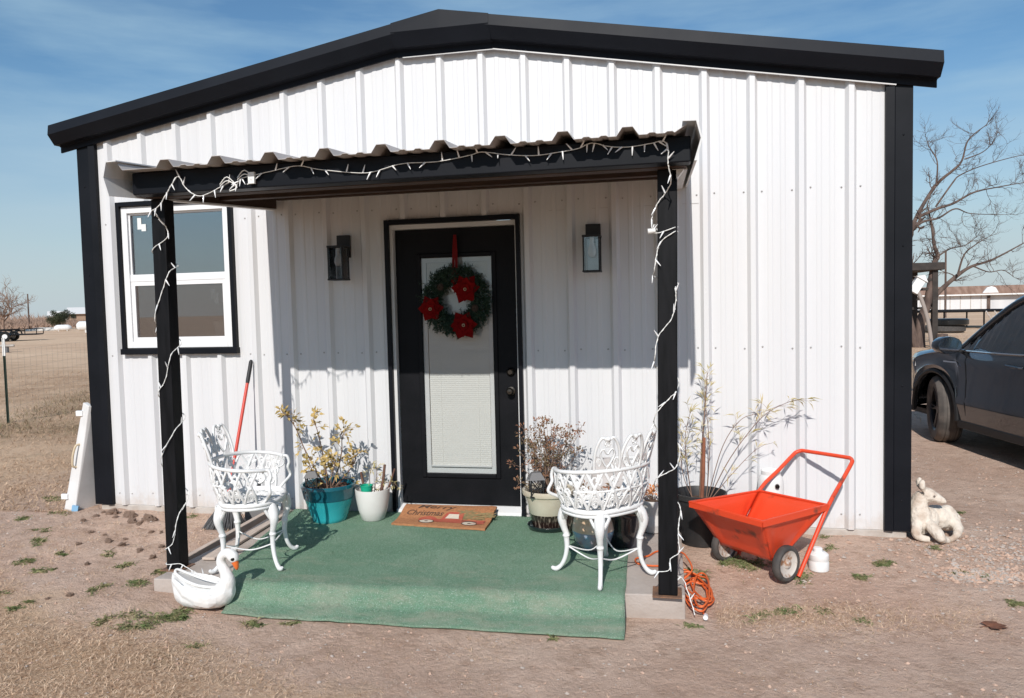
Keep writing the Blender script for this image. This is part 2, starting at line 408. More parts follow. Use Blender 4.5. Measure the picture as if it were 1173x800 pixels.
# ------------------------------------------------------------------ ground
def gbase(x,y):
    z=-.068*sm(-y/1.35)*sm((x-1.3)/1.2)
    z+=-.03*sm((-y-1.5)/1.2)*(1-sm((x-1.3)/1.2))
    return z
def gz(x,y):
    z=gbase(x,y)
    d=max(0,math.hypot(x-3,y)-10)
    near=1/(1+d*.05)
    n=noise.noise((x*1.7,y*1.7,3.1))*.012+noise.noise((x*6,y*6,7.7))*.007+noise.noise((x*17,y*17,1.7))*.0035
    # loose clods dug up on the left of the porch
    c=math.exp(-((x-.75)**2/.5+(y+.55)**2/.35))
    n+=c*max(0,noise.noise((x*7,y*7,9))*.06)
    if 1.55<x<4.75 and -1.75<y<.1: n*=.25
    z+=n*near
    if d>6: z+=noise.noise((x*.05,y*.05,2))*.18*sm((d-6)/40)
    return z
def axis(a,b,step,lo,hi,g):
    v=[];x=a
    while x<=b+1e-6: v.append(x); x+=step
    s=step;x=a
    L=[]
    while x>lo: s*=g; x-=s; L.append(x)
    s=step;x=b;H=[]
    while x<hi: s*=g; x+=s; H.append(x)
    return L[::-1]+v+H
xs=axis(-2.5,7.5,.045,-900,900,1.13); ys=axis(-3.4,1.2,.045,-900,1200,1.13)
g=MB(); nx=len(xs)
for y in ys:
    for x in xs: g.v.append((x,y,gz(x,y)))
for j in range(len(ys)-1):
    for i in range(nx-1):
        a=j*nx+i; g.f.append((a,a+1,a+nx+1,a+nx)); g.m.append(0)
ground=g.build('ground',M_ground,kind='structure',smooth=60,recalc=False)

# concrete slab of the porch
g=MB()
g.prism([(1.66,-1.54),(3.1,-1.46),(4.642,-1.371),(4.642,-.02),(1.70,-.02)],'z',-.16,.058)
slab=g.build('porch_slab',M_conc,kind='structure',bevel=.006)

# ------------------------------------------------------------------ the metal building
W=6.1; DEP=9.0; SL=.1756; HE=2.91
def zr(x): return HE+SL*min(x,W-x)
bld=thing('metal_building','white ribbed sheet metal building with black trim and low gable roof','building',(3.05,0,0))
RX=[.252+.305*k for k in range(19)]
def wall_profile(x0,x1,ribs):
    pts=[(x0,0.0)]
    for r in ribs:
        pts+= [(r-.036,0),(r-.016,.031),(r+.016,.031),(r+.036,0)]
        for q in (.112,.193): pts+=[(r+q-.02,0),(r+q-.011,.0034),(r+q+.011,.0034),(r+q+.02,0)]
    pts=[p for p in pts if x0<=p[0]<=x1]+[(x1,0.0)]
    return sorted(pts)
def ribbed(g,x0,x1,ribs,openings,ztop,zbot,place,m=0,extra=()):
    P=wall_profile(x0,x1,ribs)
    def dep(x):
        for a,b in zip(P,P[1:]):
            if a[0]<=x<=b[0] and b[0]>a[0]: return a[1]+(b[1]-a[1])*(x-a[0])/(b[0]-a[0])
        return 0
    X=sorted(set([p[0] for p in P]+[o[0] for o in openings]+[o[1] for o in openings]+list(extra)))
    for a,b in zip(X,X[1:]):
        if b-a<1e-6: continue
        mid=(a+b)/2; segs=[(zbot,None)]
        for (u0,u1,w0,w1) in openings:
            if u0<=mid<=u1:
                segs=[(zbot,w0),(w1,None)] if w0>zbot else [(w1,None)]
        da,db=dep(a),dep(b)
        for z0,z1 in segs:
            za=z1 if z1 is not None else ztop(a); zb=z1 if z1 is not None else ztop(b)
            g.add([place(a,da,z0),place(b,db,z0),place(b,db,zb),place(a,da,za)],[(0,1,2,3)],m)
WIN=(.345,1.295,1.30,2.43); DOOR=(2.575,3.535,.055,2.215)
g=MB()
ribbed(g,.1,6.0,RX,[WIN,DOOR],lambda x:zr(x)+.08,.045,lambda x,d,z:(x,-d,z),0,(3.05,))
# screw heads along the girts, horizontal lap and a few dents
for zrow in (.14,1.255,2.30):
    for r in RX:
        for q in (-.055,.06):
            x=r+q
            if WIN[0]-.05<x<WIN[1]+.05 and WIN[2]-.05<zrow<WIN[3]+.05: continue
            if DOOR[0]-.05<x<DOOR[1]+.05 and zrow<DOOR[3]+.05: continue
            zz=zrow+rnd.uniform(-.008,.008)
            g.ell((x,-.001,zz),(.0065,.006,.0065),8,5,1)
# end lap of the sheets right of the porch
M_screw=mat('screw_grey',(.42,.41,.40),.45,metal=.4)
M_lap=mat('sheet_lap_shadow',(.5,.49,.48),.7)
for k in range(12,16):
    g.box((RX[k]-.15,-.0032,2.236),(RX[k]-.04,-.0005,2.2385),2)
wall=g.build('wall',[M_white,M_screw,M_lap],bld,world=True,recalc=False)
# side and rear walls
for nm,pl,x0,x1,zt,dark in (('side_wall',lambda x,d,z:(.005-d*0+(-d)+.01,x,z),.02,DEP,lambda x:HE+.03,0),
                       ('side_wall',lambda x,d,z:(W-.015+d,x,z),.02,DEP,lambda x:HE+.03,0),
                       ('rear_wall',lambda x,d,z:(x,DEP+d,z),.0,W,lambda x:zr(x)+.05,0)):
    g=MB(); n=int((x1-x0)/.305)
    ribbed(g,x0,x1,[x0+.2+.305*k for k in range(n)],[],zt,.045,pl,0,(3.05,) if nm=='rear_wall' else ())
    g.build(nm,M_white,bld,world=True,recalc=False)
# inner lining (seen only through the window)
g=MB()
x0,x1,y0,y1,z0,z1=.06,2.4,.16,3.2,.06,2.75
g.add([(x0,y0,z0),(x1,y0,z0),(x1,y1,z0),(x0,y1,z0),(x0,y0,z1),(x1,y0,z1),(x1,y1,z1),(x0,y1,z1)],[(0,1,2,3),(7,6,5,4),(1,2,6,5),(2,3,7,6),(3,0,4,7)])
g.build('interior_room',M_inner,bld,world=True,recalc=False)
g=MB(); g.box((.03,-.012,-.14),(6.085,.2,.0435)); g.box((.03,.2,-.14),(.2,DEP,.0435)); g.box((5.9,.2,-.14),(6.085,DEP,.0435))
g.build('foundation',M_found,bld,world=True,bevel=.006)
# roof
roof=MB()
for sgn in (0,1):
    def px(x): return x if sgn==0 else W-x
    vs=[]
    n=30
    for i in range(n+1):
        y=-.05+(DEP+.2)*i/n
        for x in (-.02,3.05):
            vs+=[(px(x),y,HE+SL*x+.12),(px(x),y,HE+SL*x+.172)]
    fs=[]
    for i in range(n):
        a=i*4; fs+=[(a,a+4,a+6,a+2),(a+1,a+3,a+7,a+5),(a,a+1,a+5,a+4),(a+2,a+6,a+7,a+3)]
    fs+=[(0,2,3,1),(n*4,n*4+1,n*4+3,n*4+2)]
    roof.add(vs,fs,0)
    y=.25
    while y<DEP:
        roof.add([(px(-.02),y-.04,HE-SL*.02+.173),(px(-.02),y,HE-SL*.02+.2),(px(-.02),y+.04,HE-SL*.02+.173),(px(3.05),y-.04,HE+SL*3.05+.173),(px(3.05),y,HE+SL*3.05+.2),(px(3.05),y+.04,HE+SL*3.05+.173)],[(0,3,4,1),(1,4,5,2),(0,1,2)],0)
        y+=.305
rf=roof.build('roof',M_roofblk,bld,world=True)
def rpart(name,g,m):
    o=g.build(name,m,rf); o.data.transform(Matrix.Translation((-3.05,0,0))); return o
# rake trims (gable edge boxes)
PR=[(-.036,-.012),(-.05,-.012),(-.05,.030),(-.062,.036),(-.115,.034),(-.178,.103),(-.168,.178),(-.04,.185),(-.036,.03)]
for side in (0,1):
    g=MB(); rings=[]
    for x in (-.135,0,1,2,3.06):
        rings.append([((x if side==0 else W-x),y,HE+SL*x+dz+(.0006*math.sin(x*7))) for y,dz in PR])
    g.loft(rings); rpart('rake_trim',g,M_roofblk)
# folded ridge cap over the two rake trims
g=MB(); rings=[]
zc=HE+SL*2.70
for x in (2.70,3.05,3.40):
    ring=[]
    for y,dz in PR:
        y2=y-.0045 if y<-.04 else y
        if dz>.15: z=zr(x)+dz+.004
        elif dz>.09: z=zc+dz+.012
        else: z=zc+dz-.004
        ring.append((x,y2,z))
    rings.append(ring)
g.loft(rings); rpart('ridge_cap',g,M_roofblk)
# bright drip edge seen under the right rake
g=MB()
for a,b in ((3.42,6.05),):
    g.bar((2.74,-.047,zc-.018),(3.40,-.047,zc-.018),.012,.007); g.bar((3.40,-.047,zr(3.40)-.017),(6.0,-.047,zr(6.0)-.017),.012,.007)
rpart('drip_edge',g,M_wtrim)
# corner trims
def corner(x0,x1,flip):
    g=MB()
    pr=[(0,.02),(0,-.036),(.05,-.044),(.058,-.030),(.160,-.034),(.166,.15),(.150,.15),(.148,.02)]
    pr=[((x1-u) if flip else (x0+u),v) for u,v in pr]
    n=len(pr)
    zt=[min(HE+.06,zr(p[0])+.06) for p in pr]
    g.add([(p[0],p[1],.048) for p in pr]+[(p[0],p[1],z) for p,z in zip(pr,zt)],[tuple(range(n)),tuple(range(2*n-1,n-1,-1))]+[(i,i+n,(i+1)%n+n,(i+1)%n) for i in range(n)])
    for zz in (.25,1.0,1.9,2.6):
        xx=(x1-.105) if flip else (x0+.105)
        g.ell((xx,-.034,zz),(.006,.004,.006),8,5)
    g.build('corner_trim',M_black,bld,world=True)
corner(5.944,6.11,False); corner(-.012,.154,True)

# window
wf=MB()
def frame(g,x0,x1,z0,z1,w,y0,y1,m=0):
    g.box((x0,y0,z0),(x0+w,y1,z1),m); g.box((x1-w,y0,z0),(x1,y1,z1),m)
    g.box((x0+w,y0,z0),(x1-w,y1,z0+w),m); g.box((x0+w,y0,z1-w),(x1-w,y1,z1),m)
frame(wf,.352,1.288,1.312,2.425,.05,-.018,.07)
win=wf.build('window',M_vinyl,bld,world=True,bevel=.003)
g=MB(); frame(g,.402,1.238,1.85,2.375,.014,.002,.03); g.box((.402,-.008,1.838),(1.238,.03,1.893)); SASH=g
def wpart(name,g,m,parent,**k):
    o=g.build(name,m,parent,**k); o.data.transform(Matrix.Translation((-3.05,0,0))); return o
wpart('upper_sash',SASH,M_vinyl,win,bevel=.002)
g=MB(); frame(g,.402,1.238,1.362,1.838,.034,-.004,.02); wpart('lower_sash',g,M_vinyl,win,bevel=.002)
g=MB(); g.box((.414,.018,1.894),(1.226,.022,2.362)); wpart('pane',g,M_glass,win)
g=MB(); g.box((.434,.014,1.394),(1.206,.017,1.806)); wpart('pane',g,M_glass,win)
g=MB(); g.add([(.434,.006,1.394),(1.206,.006,1.394),(1.206,.006,1.806),(.434,.006,1.806)],[(0,1,2,3)]); wpart('insect_screen',g,M_screen,win,recalc=False)
g=MB(); g.box((.47,.0155,2.25),(.505,.0175,2.34)); g.box((.505,.0155,2.235),(.545,.0175,2.29)); wpart('sticker',g,M_sticker,win)
g=MB(); g.box((1.085,.0195,1.69),(1.125,.0205,1.765)); g.box((1.115,.0195,1.65),(1.15,.0205,1.73)); wpart('sticker',g,M_sticker,win)
# black outer casing of the window
g=MB()
g.box((.318,-.040,1.262),(.350,.01,2.462)); g.box((1.29,-.040,1.262),(1.322,.01,2.462)); g.box((.350,-.044,2.428),(1.29,.01,2.462)); g.box((.310,-.05,1.262),(1.33,.01,1.308))
wpart('window_casing',g,M_black,win,bevel=.003)
# sill pot inside is a thing of its own (sits inside)
t=thing('plant_pot','small white pot standing inside behind the lower window pane','pot',(1.10,.115,1.386))
g=MB(); g.lathe([(0,.002),(.045,.002),(.058,.11),(.062,.112),(.062,.125),(.054,.125),(.05,.02),(0,.02)],24); g.build('pot_body',M_wpot,t,smooth=50)
g=MB(); g.box((.36,.075,1.35),(1.28,.19,1.385)); wpart('inner_sill',g,M_vinyl,win)

# door
dz=.118; dx0,dx1=2.606,3.512
g=MB()   # slab with an opening for the lite
gx0,gx1,gz0,gz1=2.793,3.337,.345,1.945
for a,b,c,d in ((dx0,gx0,dz,2.150),(gx1,dx1,dz,2.150),(gx0,gx1,dz,gz0),(gx0,gx1,gz1,2.150)):
    g.box((a,.042,c),(b,.086,d))
door=g.build('door',M_door,bld,world=True)
g=MB(); frame(g,gx0-.028,gx1+.028,gz0-.028,gz1+.028,.034,.028,.044); wpart('lite_moulding',g,M_door,door,bevel=.006)
g=MB(); frame(g,gx0+.004,gx1-.004,gz0+.004,gz1-.004,.036,.050,.060); g.box((gx0+.042,.050,gz0+.05),(gx1-.042,.058,gz0+.062)); wpart('blind_frame',g,M_vinyl,door)
g=MB(); z=gz0+.055
while z<gz1-.05:
    g.add([(gx0+.044,.0585,z),(gx1-.044,.0585,z),(gx1-.044,.0605,z+.0152),(gx0+.044,.0605,z+.0152)],[(0,1,2,3)])
    g.add([(gx0+.044,.0585,z),(gx1-.044,.0585,z),(gx1-.044,.0615,z-.0015),(gx0+.044,.0615,z-.0015)],[(0,1,2,3)]); z+=.0150
for x in (gx0+.13,gx1-.13): g.box((x-.0012,.0560,gz0+.06),(x+.0012,.0572,gz1-.05))
g.box((gx0+.04,.068,gz0+.04),(gx1-.04,.072,gz1-.04))
wpart('mini_blind',g,M_blind,door,recalc=False)
g=MB(); g.box((gx0,.046,gz0),(gx1,.049,gz1)); wpart('door_glass',g,M_dglass,door)
My=Matrix.Rotation(R(90),4,'X')
for nm,z,pr in (('deadbolt',1.10,[(0,.03),(.016,.03),(.02,.026),(.03,.012),(.031,0),(.0,0)]),
                ('door_knob',.962,[(0,.068),(.018,.066),(.027,.054),(.027,.045),(.018,.034),(.011,.026),(.011,.012),(.03,.008),(.032,0),(0,0)])):
    g=MB(); g.lathe(pr,28,0,Matrix.Translation((3.455,.042,z))@My); wpart(nm,g,M_metal,door,smooth=40)
# white jamb, black casing, threshold
g=MB(); g.box((2.576,-.004,.06),(2.603,.09,2.185)); g.box((3.515,-.004,.06),(3.533,.09,2.185)); g.box((2.603,-.004,2.153),(3.515,.09,2.185))
wpart('door_jamb',g,M_wtrim,bld)
g=MB(); g.box((2.548,-.040,.05),(2.580,.0,2.222)); g.box((3.527,-.040,.05),(3.556,.0,2.222)); g.box((2.580,-.040,2.187),(3.527,.0,2.222)); wpart('door_casing',g,M_black,bld,bevel=.003)
g=MB(); g.prism([(-.045,.05),(.09,.05),(.09,.114),(.035,.112),(-.04,.085)],'x',2.581,3.526); wpart('threshold',g,M_vinyl,bld,bevel=.003)

# ------------------------------------------------------------------ porch canopy
por=thing('porch_canopy','black framed porch canopy with corrugated sheet roof on two square posts','porch',(3.15,-.75,0))
def ptrough(y): return 2.352+.079*(y+1.675)
pr=[]; ribs=[1.957+.305*k for k in range(9)]
prof=[(1.655,.036),(1.672,.036),(1.70,0)]
for r in ribs:
    prof+=[(r-.052,0),(r-.024,.040),(r+.024,.040),(r+.052,0)]
    for q in (.112,.193): prof+=[(r+q-.022,0),(r+q-.012,.007),(r+q+.012,.007),(r+q+.022,0)]
prof=sorted(p for p in prof if p[0]<4.655)+[(4.67,.036)]
g=MB(); rings=[]
for y in (-1.675,-1.2,-.6,-.003):
    rings.append([(x,y,ptrough(y)+d) for x,d in prof]+[(x,y,ptrough(y)+d+.0022) for x,d in reversed(prof)])
g.loft(rings,closed=True)
g.build('corrugated_roof',M_galv,por,world=True)
# side rake trims of the canopy
for sx,x in ((-1,1.612),(1,4.718)):
    g=MB(); rings=[]
    pf=[(.07*-sx,.052),(-.004*sx,.050),(.018*sx,-.035),(-.008*sx,-.135),(-.02*sx,-.135),(.010*sx,-.035),(-.010*sx,.044),(.07*-sx,.046)]
    for y in (-1.70,-.003): rings.append([(x+u,y,ptrough(y)+v) for u,v in pf])
    g.loft(rings); g.build('canopy_trim',M_wtrim,por,world=True)
g=MB(); g.box((1.668,-1.560,2.236),(4.688,-1.462,2.3585)); g.build('front_beam',M_black,por,world=True,bevel=.006)
g=MB(); g.box((1.66,-1.445,2.236),(4.67,-1.36,2.366)); g.build('inner_beam',M_brownwood,por,world=True,bevel=.003)
for x0,x1 in ((1.66,1.705),(4.625,4.67)):
    g=MB(); z0=2.246;z1=2.366; 
    g.add([(x0,-1.358,z0),(x1,-1.358,z0),(x1,-1.358,z1),(x0,-1.358,z1),(x0,-.04,z0+.10),(x1,-.04,z0+.10),(x1,-.04,z1+.10),(x0,-.04,z1+.10)],[(0,3,2,1),(4,5,6,7),(0,1,5,4),(1,2,6,5),(2,3,7,6),(3,0,4,7)])
    g.build('side_beam',M_brownwood,por,world=True)
    g=MB(); g.bar(((x0+x1)/2,-1.352,z0-.006),((x0+x1)/2,-.05,z0+.092),.058,.010); g.build('beam_edge_strip',M_wtrim,por,world=True)
g=MB(); g.box((1.72,-.085,2.405),(4.61,-.034,2.462)); g.build('ledger',M_brownwood,por,world=True)
g=MB(); g.add([(1.708,-1.358,2.352),(4.622,-1.358,2.352),(4.622,-.087,2.446),(1.708,-.087,2.446),(1.708,-1.358,2.360),(4.622,-1.358,2.360),(4.622,-.087,2.454),(1.708,-.087,2.454)],[(0,3,2,1),(4,5,6,7),(0,1,5,4),(1,2,6,5),(2,3,7,6),(3,0,4,7)]); g.build('ceiling_board',M_brownwood,por,world=True)
for yy in (-.75,):
    g=MB(); g.box((1.709,yy-.03,2.31),(4.621,yy+.03,2.392)); g.build('purlin',M_brownwood,por,world=True)
posts=[]
for x0,x1,tx in ((1.645,1.733,.012),(4.506,4.604,.022)):
    g=MB(); z0=.064
    y0,y1=-1.40,-1.40+(x1-x0)
    g.add([(x0,y0,z0),(x1,y0,z0),(x1,y1,z0),(x0,y1,z0),(x0+tx,y0,2.234),(x1+tx,y0,2.234),(x1+tx,y1,2.234),(x0+tx,y1,2.234)],[(0,3,2,1),(4,5,6,7),(0,1,5,4),(1,2,6,5),(2,3,7,6),(3,0,4,7)])
    p=g.build('post',M_bpost,por,world=True,bevel=.005); posts.append(p)
    g=MB(); g.box((x0-.03-3.15,y0-.022+.75,.058),(x1+.022-3.15,y1+.03+.75,.0635))
    g.build('base_plate',mat('rusty_steel_plate',(.12,.07,.05),.8,(.3,.15,.08),20),p,bevel=.001)
g=MB(); g.prism([(4.60,2.232),(4.66,2.232),(4.61,2.17)],'y',-1.40,-1.33); g.build('bracket',M_wtrim,por,world=True)

# wall lanterns
def lantern(x,label):
    t=thing('wall_lantern',label,'wall light',(x,-.03,1.79),0,'wall lanterns beside the door')
    g=MB(); g.box((-.052,0,.17),(.052,-.022,.335)); g.build('back_plate',M_lampblk,t,bevel=.003)
    g=MB(); w=.058; h=.235; yb=-.055; yf=-.175
    for a in (-w,w-.01):
        for y in (yb-.01,yf): g.box((a,y,.012),(a+.01,y+.01,h))
    g.box((-w-.003,yf-.003,0),(w+.003,yb+.003,.012)); g.box((-w-.003,yf-.003,h),(w+.003,yb+.003,h+.014))
    g.box((-.02,yb,.2),(.02,-.02,.235))
    g.build('lamp_frame',M_lampblk,t,bevel=.0015)
    g=MB()
    for a in (-w+.004,w-.006): g.box((a,yf+.011,.013),(a+.002,yb-.011,h-.001))
    for y in (yf+.004,yb-.006): g.box((-w+.011,y,.013),(w-.011,y+.002,h-.001))
    g.build('lamp_glass',M_lglass,t)
    g=MB(); g.box((-w+.012,yb+.004,.016),(w-.012,yb+.007,h-.004)); g.build('added_backing',M_wtrim,t)  # pale plate added behind the glass so the panes look lighter
    g=MB(); g.lathe([(0,.10),(.02,.105),(.03,.13),(.026,.165),(.013,.19),(.013,.21)],20,0,Matrix.Translation((0,(yb+yf)/2,0))); g.build('bulb',M_frost,t,smooth=60)
    g=MB(); g.lathe([(.0145,.186),(.0145,.234),(0,.234)],16,0,Matrix.Translation((0,(yb+yf)/2,0))); g.build('bulb_socket',M_vinyl,t,smooth=40)
lantern(2.235,'black box wall lantern on the shaded wall between the window and the door')
lantern(4.075,'black box wall lantern on the shaded wall between the door and the right post')

# ------------------------------------------------------------------ carpet and door mat
ZC=.066
carp=thing('green_carpet','green artificial turf carpet lying over the porch slab and its front step','carpet',(3.2,-.8,.058))
g=MB(); NX,NY=90,110
def left_x(y):
    return lerp(1.775,1.955,(-y-.1)/1.05) if y>-1.15 else lerp(1.955,2.19,min(1,(-y-1.15)/.5))
rows=[]
for j in range(NY+1):
    v=j/NY
    row=[]
    for i in range(NX+1):
        u=i/NX
        xq=lerp(2.1,4.345,u); ye=(lerp(-1.54,-1.46,(xq-1.66)/1.44) if xq<3.1 else lerp(-1.46,-1.371,(xq-3.1)/1.542))-.016   # slab front edge
        yb=-.045
        yf=lerp(-1.70,-1.675,u)+.012*noise.noise((u*9,0,3))
        y=lerp(yb,yf,v)
        x=lerp(left_x(y)+.012*noise.noise((0,y*5,1)),lerp(4.30,4.345,v)+.006*noise.noise((2,y*6,1)),u)
        z=ZC+.0025*noise.noise((x*3,y*3,0))+.0022*noise.noise((x*11,y*11,4))
        if y<ye:
            t=(ye-y)/max(.03,(ye-yf))
            zg=gbase(x,yf)+.014
            drop=(ZC-zg)
            tt=(.10*t/.12 if t<.12 else (.10+.62*(t-.12)/.30 if t<.42 else .72+.28*(t-.42)/.58))+.05*math.exp(-((t-.62)/.10)**2)*noise.noise((x*2.2,3,1))
            z=ZC-drop*tt
            z+=.012*math.sin(min(1,t)*PI)*noise.noise((x*4.5,y*2,5))+.010*math.sin(t*PI)*math.exp(-((x-3.33)/.03)**2)+.008*math.sin(t*PI)*math.exp(-((x-2.83)/.025)**2)
            z+=.006*t*noise.noise((x*8,1,1))
        row.append((x,y,z))
    rows.append(row)
for r in rows: g.v+=r
for j in range(NY):
    for i in range(NX):
        a=j*(NX+1)+i; g.f.append((a,a+1,a+NX+2,a+NX+1)); g.m.append(0)
o=g.build('turf_sheet',M_turf,carp,world=True,smooth=80,recalc=False)
s_=o.modifiers.new('thick','SOLIDIFY'); s_.thickness=.007; s_.offset=1
# short pile along the sheet
g=MB()
for k in range(26000):
    j=rnd.randrange(NY); i=rnd.randrange(NX)
    a,b,c=rows[j][i],rows[j][i+1],rows[j+1][i]
    u,v=rnd.random(),rnd.random()
    x=a[0]+(b[0]-a[0])*u+(c[0]-a[0])*v; y=a[1]+(b[1]-a[1])*u+(c[1]-a[1])*v; z=a[2]+(b[2]-a[2])*u+(c[2]-a[2])*v+.001
    an=rnd.uniform(0,2*PI); w=.0012; l=rnd.uniform(.006,.012)
    dx,dy=math.cos(an)*w,math.sin(an)*w; tx,ty=rnd.uniform(-.006,.006),rnd.uniform(-.006,.006)
    n=len(g.v); g.v+=[(x-dx,y-dy,z),(x+dx,y+dy,z),(x+tx,y+ty,z+l)]; g.f.append((n,n+1,n+2)); g.m.append(0)
o=g.build('turf_pile',M_turf,carp,world=True,recalc=False); o['kind']='stuff'

mt=thing('door_mat','brown coir doormat printed with a red truck and lettering, against the black door','doormat',(3.01,-.21,.07))
MW,MH=.685,.365
def mat_pt(u,v,h=0):
    # u 0..1 left-right, v 0..1 front-back ; the back edge rides up on the threshold
    x=2.664+u*.686; y=lerp(-.372-.055*u,-.052,v)
    z=.074+.052*sm((v-.35)/.65)+.004*noise.noise((u*4,v*3,2))
    if u>.9: z+=.012*sm((u-.9)/.1)*v-.012*sm((u-.93)/.07)*(v>.8)
    return Vector((x,y,z+h))
g=MB(); n=34
top=[[mat_pt(i/n,j/n,.008) for i in range(n+1)] for j in range(n+1)]
bot=[[mat_pt(i/n,j/n,-.006) for i in range(n+1)] for j in range(n+1)]
for L in (top,bot):
    for r in L:
        for p in r: g.v.append(tuple(p))
N1=n+1; o2=N1*N1
for j in range(n):
    for i in range(n):
        a=j*N1+i; g.f.append((a,a+1,a+N1+1,a+N1)); g.m.append(0); g.f.append((o2+a,o2+a+N1,o2+a+N1+1,o2+a+1)); g.m.append(0)
for i in range(n):
    for a,b in ((i,i+1),(n*N1+i+1,n*N1+i),((i+1)*N1,i*N1),(i*N1+n,(i+1)*N1+n)):
        g.f.append((a,o2+a,o2+b,b)); g.m.append(0)
g.build('coir_base',M_coir,mt,world=True,smooth=50)
def on_mat(poly,h,g,m):
    # a flat printed shape in mat coordinates (0..1) triangulated as a fan of a fine grid-free polygon
    c=(sum(p[0] for p in poly)/len(poly),sum(p[1] for p in poly)/len(poly))
    rings=[[(c[0]+(p[0]-c[0])*t,c[1]+(p[1]-c[1])*t) for p in poly] for t in (.05,.35,.7,1)]
    o=len(g.v); k=len(poly)
    for r in rings:
        for p in r: g.v.append(tuple(mat_pt(p[0],p[1],h)))
    for i in range(3):
        for q in range(k):
            l=(q+1)%k; g.f.append((o+i*k+q,o+i*k+l,o+(i+1)*k+l,o+(i+1)*k+q)); g.m.append(m)
    g.f.append(tuple(o+q for q in range(k))); g.m.append(m)
def circ(x,y,rx,ry,n=20): return [(x+rx*math.cos(2*PI*i/n),y+ry*math.sin(2*PI*i/n)) for i in range(n)]
def rect(a,b,c,d): return [(lerp(a,c,i/4),b) for i in range(4)]+[(c,lerp(b,d,i/4)) for i in range(4)]+[(lerp(c,a,i/4),d) for i in range(4)]+[(a,lerp(d,b,i/4)) for i in range(4)]
g=MB()
on_mat(rect(.25,.24,.95,.44),.0095,g,0)                          # low body of the truck
on_mat(circ(.33,.40,.10,.13),.0098,g,0)                          # bonnet
on_mat([(.47,.42),(.50,.66),(.53,.70),(.66,.70),(.69,.66),(.70,.42)],.0099,g,0)
on_mat([(.51,.47),(.535,.63),(.64,.63),(.655,.47)],.0106,g,3)     # cab window
on_mat(circ(.34,.24,.085,.125),.0106,g,1); on_mat(circ(.34,.24,.072,.105),.0112,g,3); on_mat(circ(.34,.24,.02,.03),.0118,g,1)
on_mat(circ(.80,.24,.085,.125),.0106,g,1); on_mat(circ(.80,.24,.072,.105),.0112,g,3); on_mat(circ(.80,.24,.02,.03),.0118,g,1)
for k in range(46):                                             # tree lying on the truck bed
    t=rnd.random(); x=lerp(.66,.97,t); y=.60+rnd.uniform(-1,1)*(.06+.15*(1-t))
    a=rnd.uniform(-.5,.5); d=(math.cos(a)*.07,math.sin(a)*.12)
    on_mat([(x-d[0],y-d[1]-.018),(x+d[0],y+d[1]-.01),(x+d[0],y+d[1]+.012),(x-d[0],y-d[1]+.02)],.0102,g,2)
on_mat(rect(.70,.36,.95,.40),.0104,g,1)
g.build('printed_truck',[M_inkred,M_inkblk,M_inkgrn,M_inkwht],mt,world=True,recalc=False)
def lettering(txt,u0,v0,h,shear,wid):
    cu=bpy.data.curves.new('lettering','FONT'); cu.body=txt; cu.size=1; cu.shear=shear; cu.resolution_u=3; cu.offset=.012
    ob=bpy.data.objects.new('lettering',cu); COL.objects.link(ob)
    bpy.context.view_layer.update()
    me=bpy.data.meshes.new_from_object(ob.evaluated_get(bpy.context.evaluated_depsgraph_get()))
    bpy.data.objects.remove(ob); bpy.data.curves.remove(cu)
    xs_=[v.co.x for v in me.vertices]; x0_,x1_=min(xs_),max(xs_)
    g=MB()
    for v in me.vertices: g.v.append(tuple(mat_pt(u0+(v.co.x-x0_)/(x1_-x0_)*wid,v0+v.co.y*h,.0100)-Vector((3.01,-.21,.07))))
    for p in me.polygons: g.f.append(tuple(p.vertices)); g.m.append(0)
    bpy.data.meshes.remove(me)
    return g
g=lettering('Merry',.16,.80,.20,.3,.42); g.build('lettering',M_inkblk,mt,recalc=False)
g=lettering('Christmas',.07,.56,.24,.3,.40); g.build('lettering',M_inkblk,mt,recalc=False)

# ------------------------------------------------------------------ wreath on the door
wr=thing('wreath','green fir wreath with three red poinsettias hanging on the black door','wreath',(3.075,.012,1.622))
g=MB()
RW,rw=.185,.058
def wdir(a): return Vector((math.cos(a),0,math.sin(a)))
for k in range(1250):
    a=rnd.uniform(0,2*PI); b=rnd.uniform(0,2*PI); rr=rw*math.sqrt(rnd.random())*(.72+.75*abs(noise.noise((math.cos(a)*2.2,math.sin(a)*2.2,4))))
    c=wdir(a)*(RW+rr*math.cos(b))+Vector((0,-.01-abs(rr*math.sin(b)),0))
    d=(wdir(a)*math.cos(b)*1.0+Vector((0,-abs(math.sin(b))*.7,0))+wdir(a+PI/2)*rnd.uniform(-.8,1.0)+Vector((rnd.gauss(0,.3),0,rnd.gauss(0,.3)))).normalized()
    L=rnd.uniform(.026,.060); 
    if rnd.random()<.07: L*=1.5
    g.bar(c,c+d*L,.003,.003)
    for q in range(12):
        t=(q+.5)/12; s=1 if q%2 else -1
        sd=d.cross(Vector((rnd.uniform(-1,1),rnd.uniform(-1,1),rnd.uniform(-1,1)))).normalized()
        g.leaf(c+d*L*t,(d*.8+sd),Vector((0,-1,.1)),.017,.0042)
g.build('fir_foliage',M_fir,wr,recalc=False)
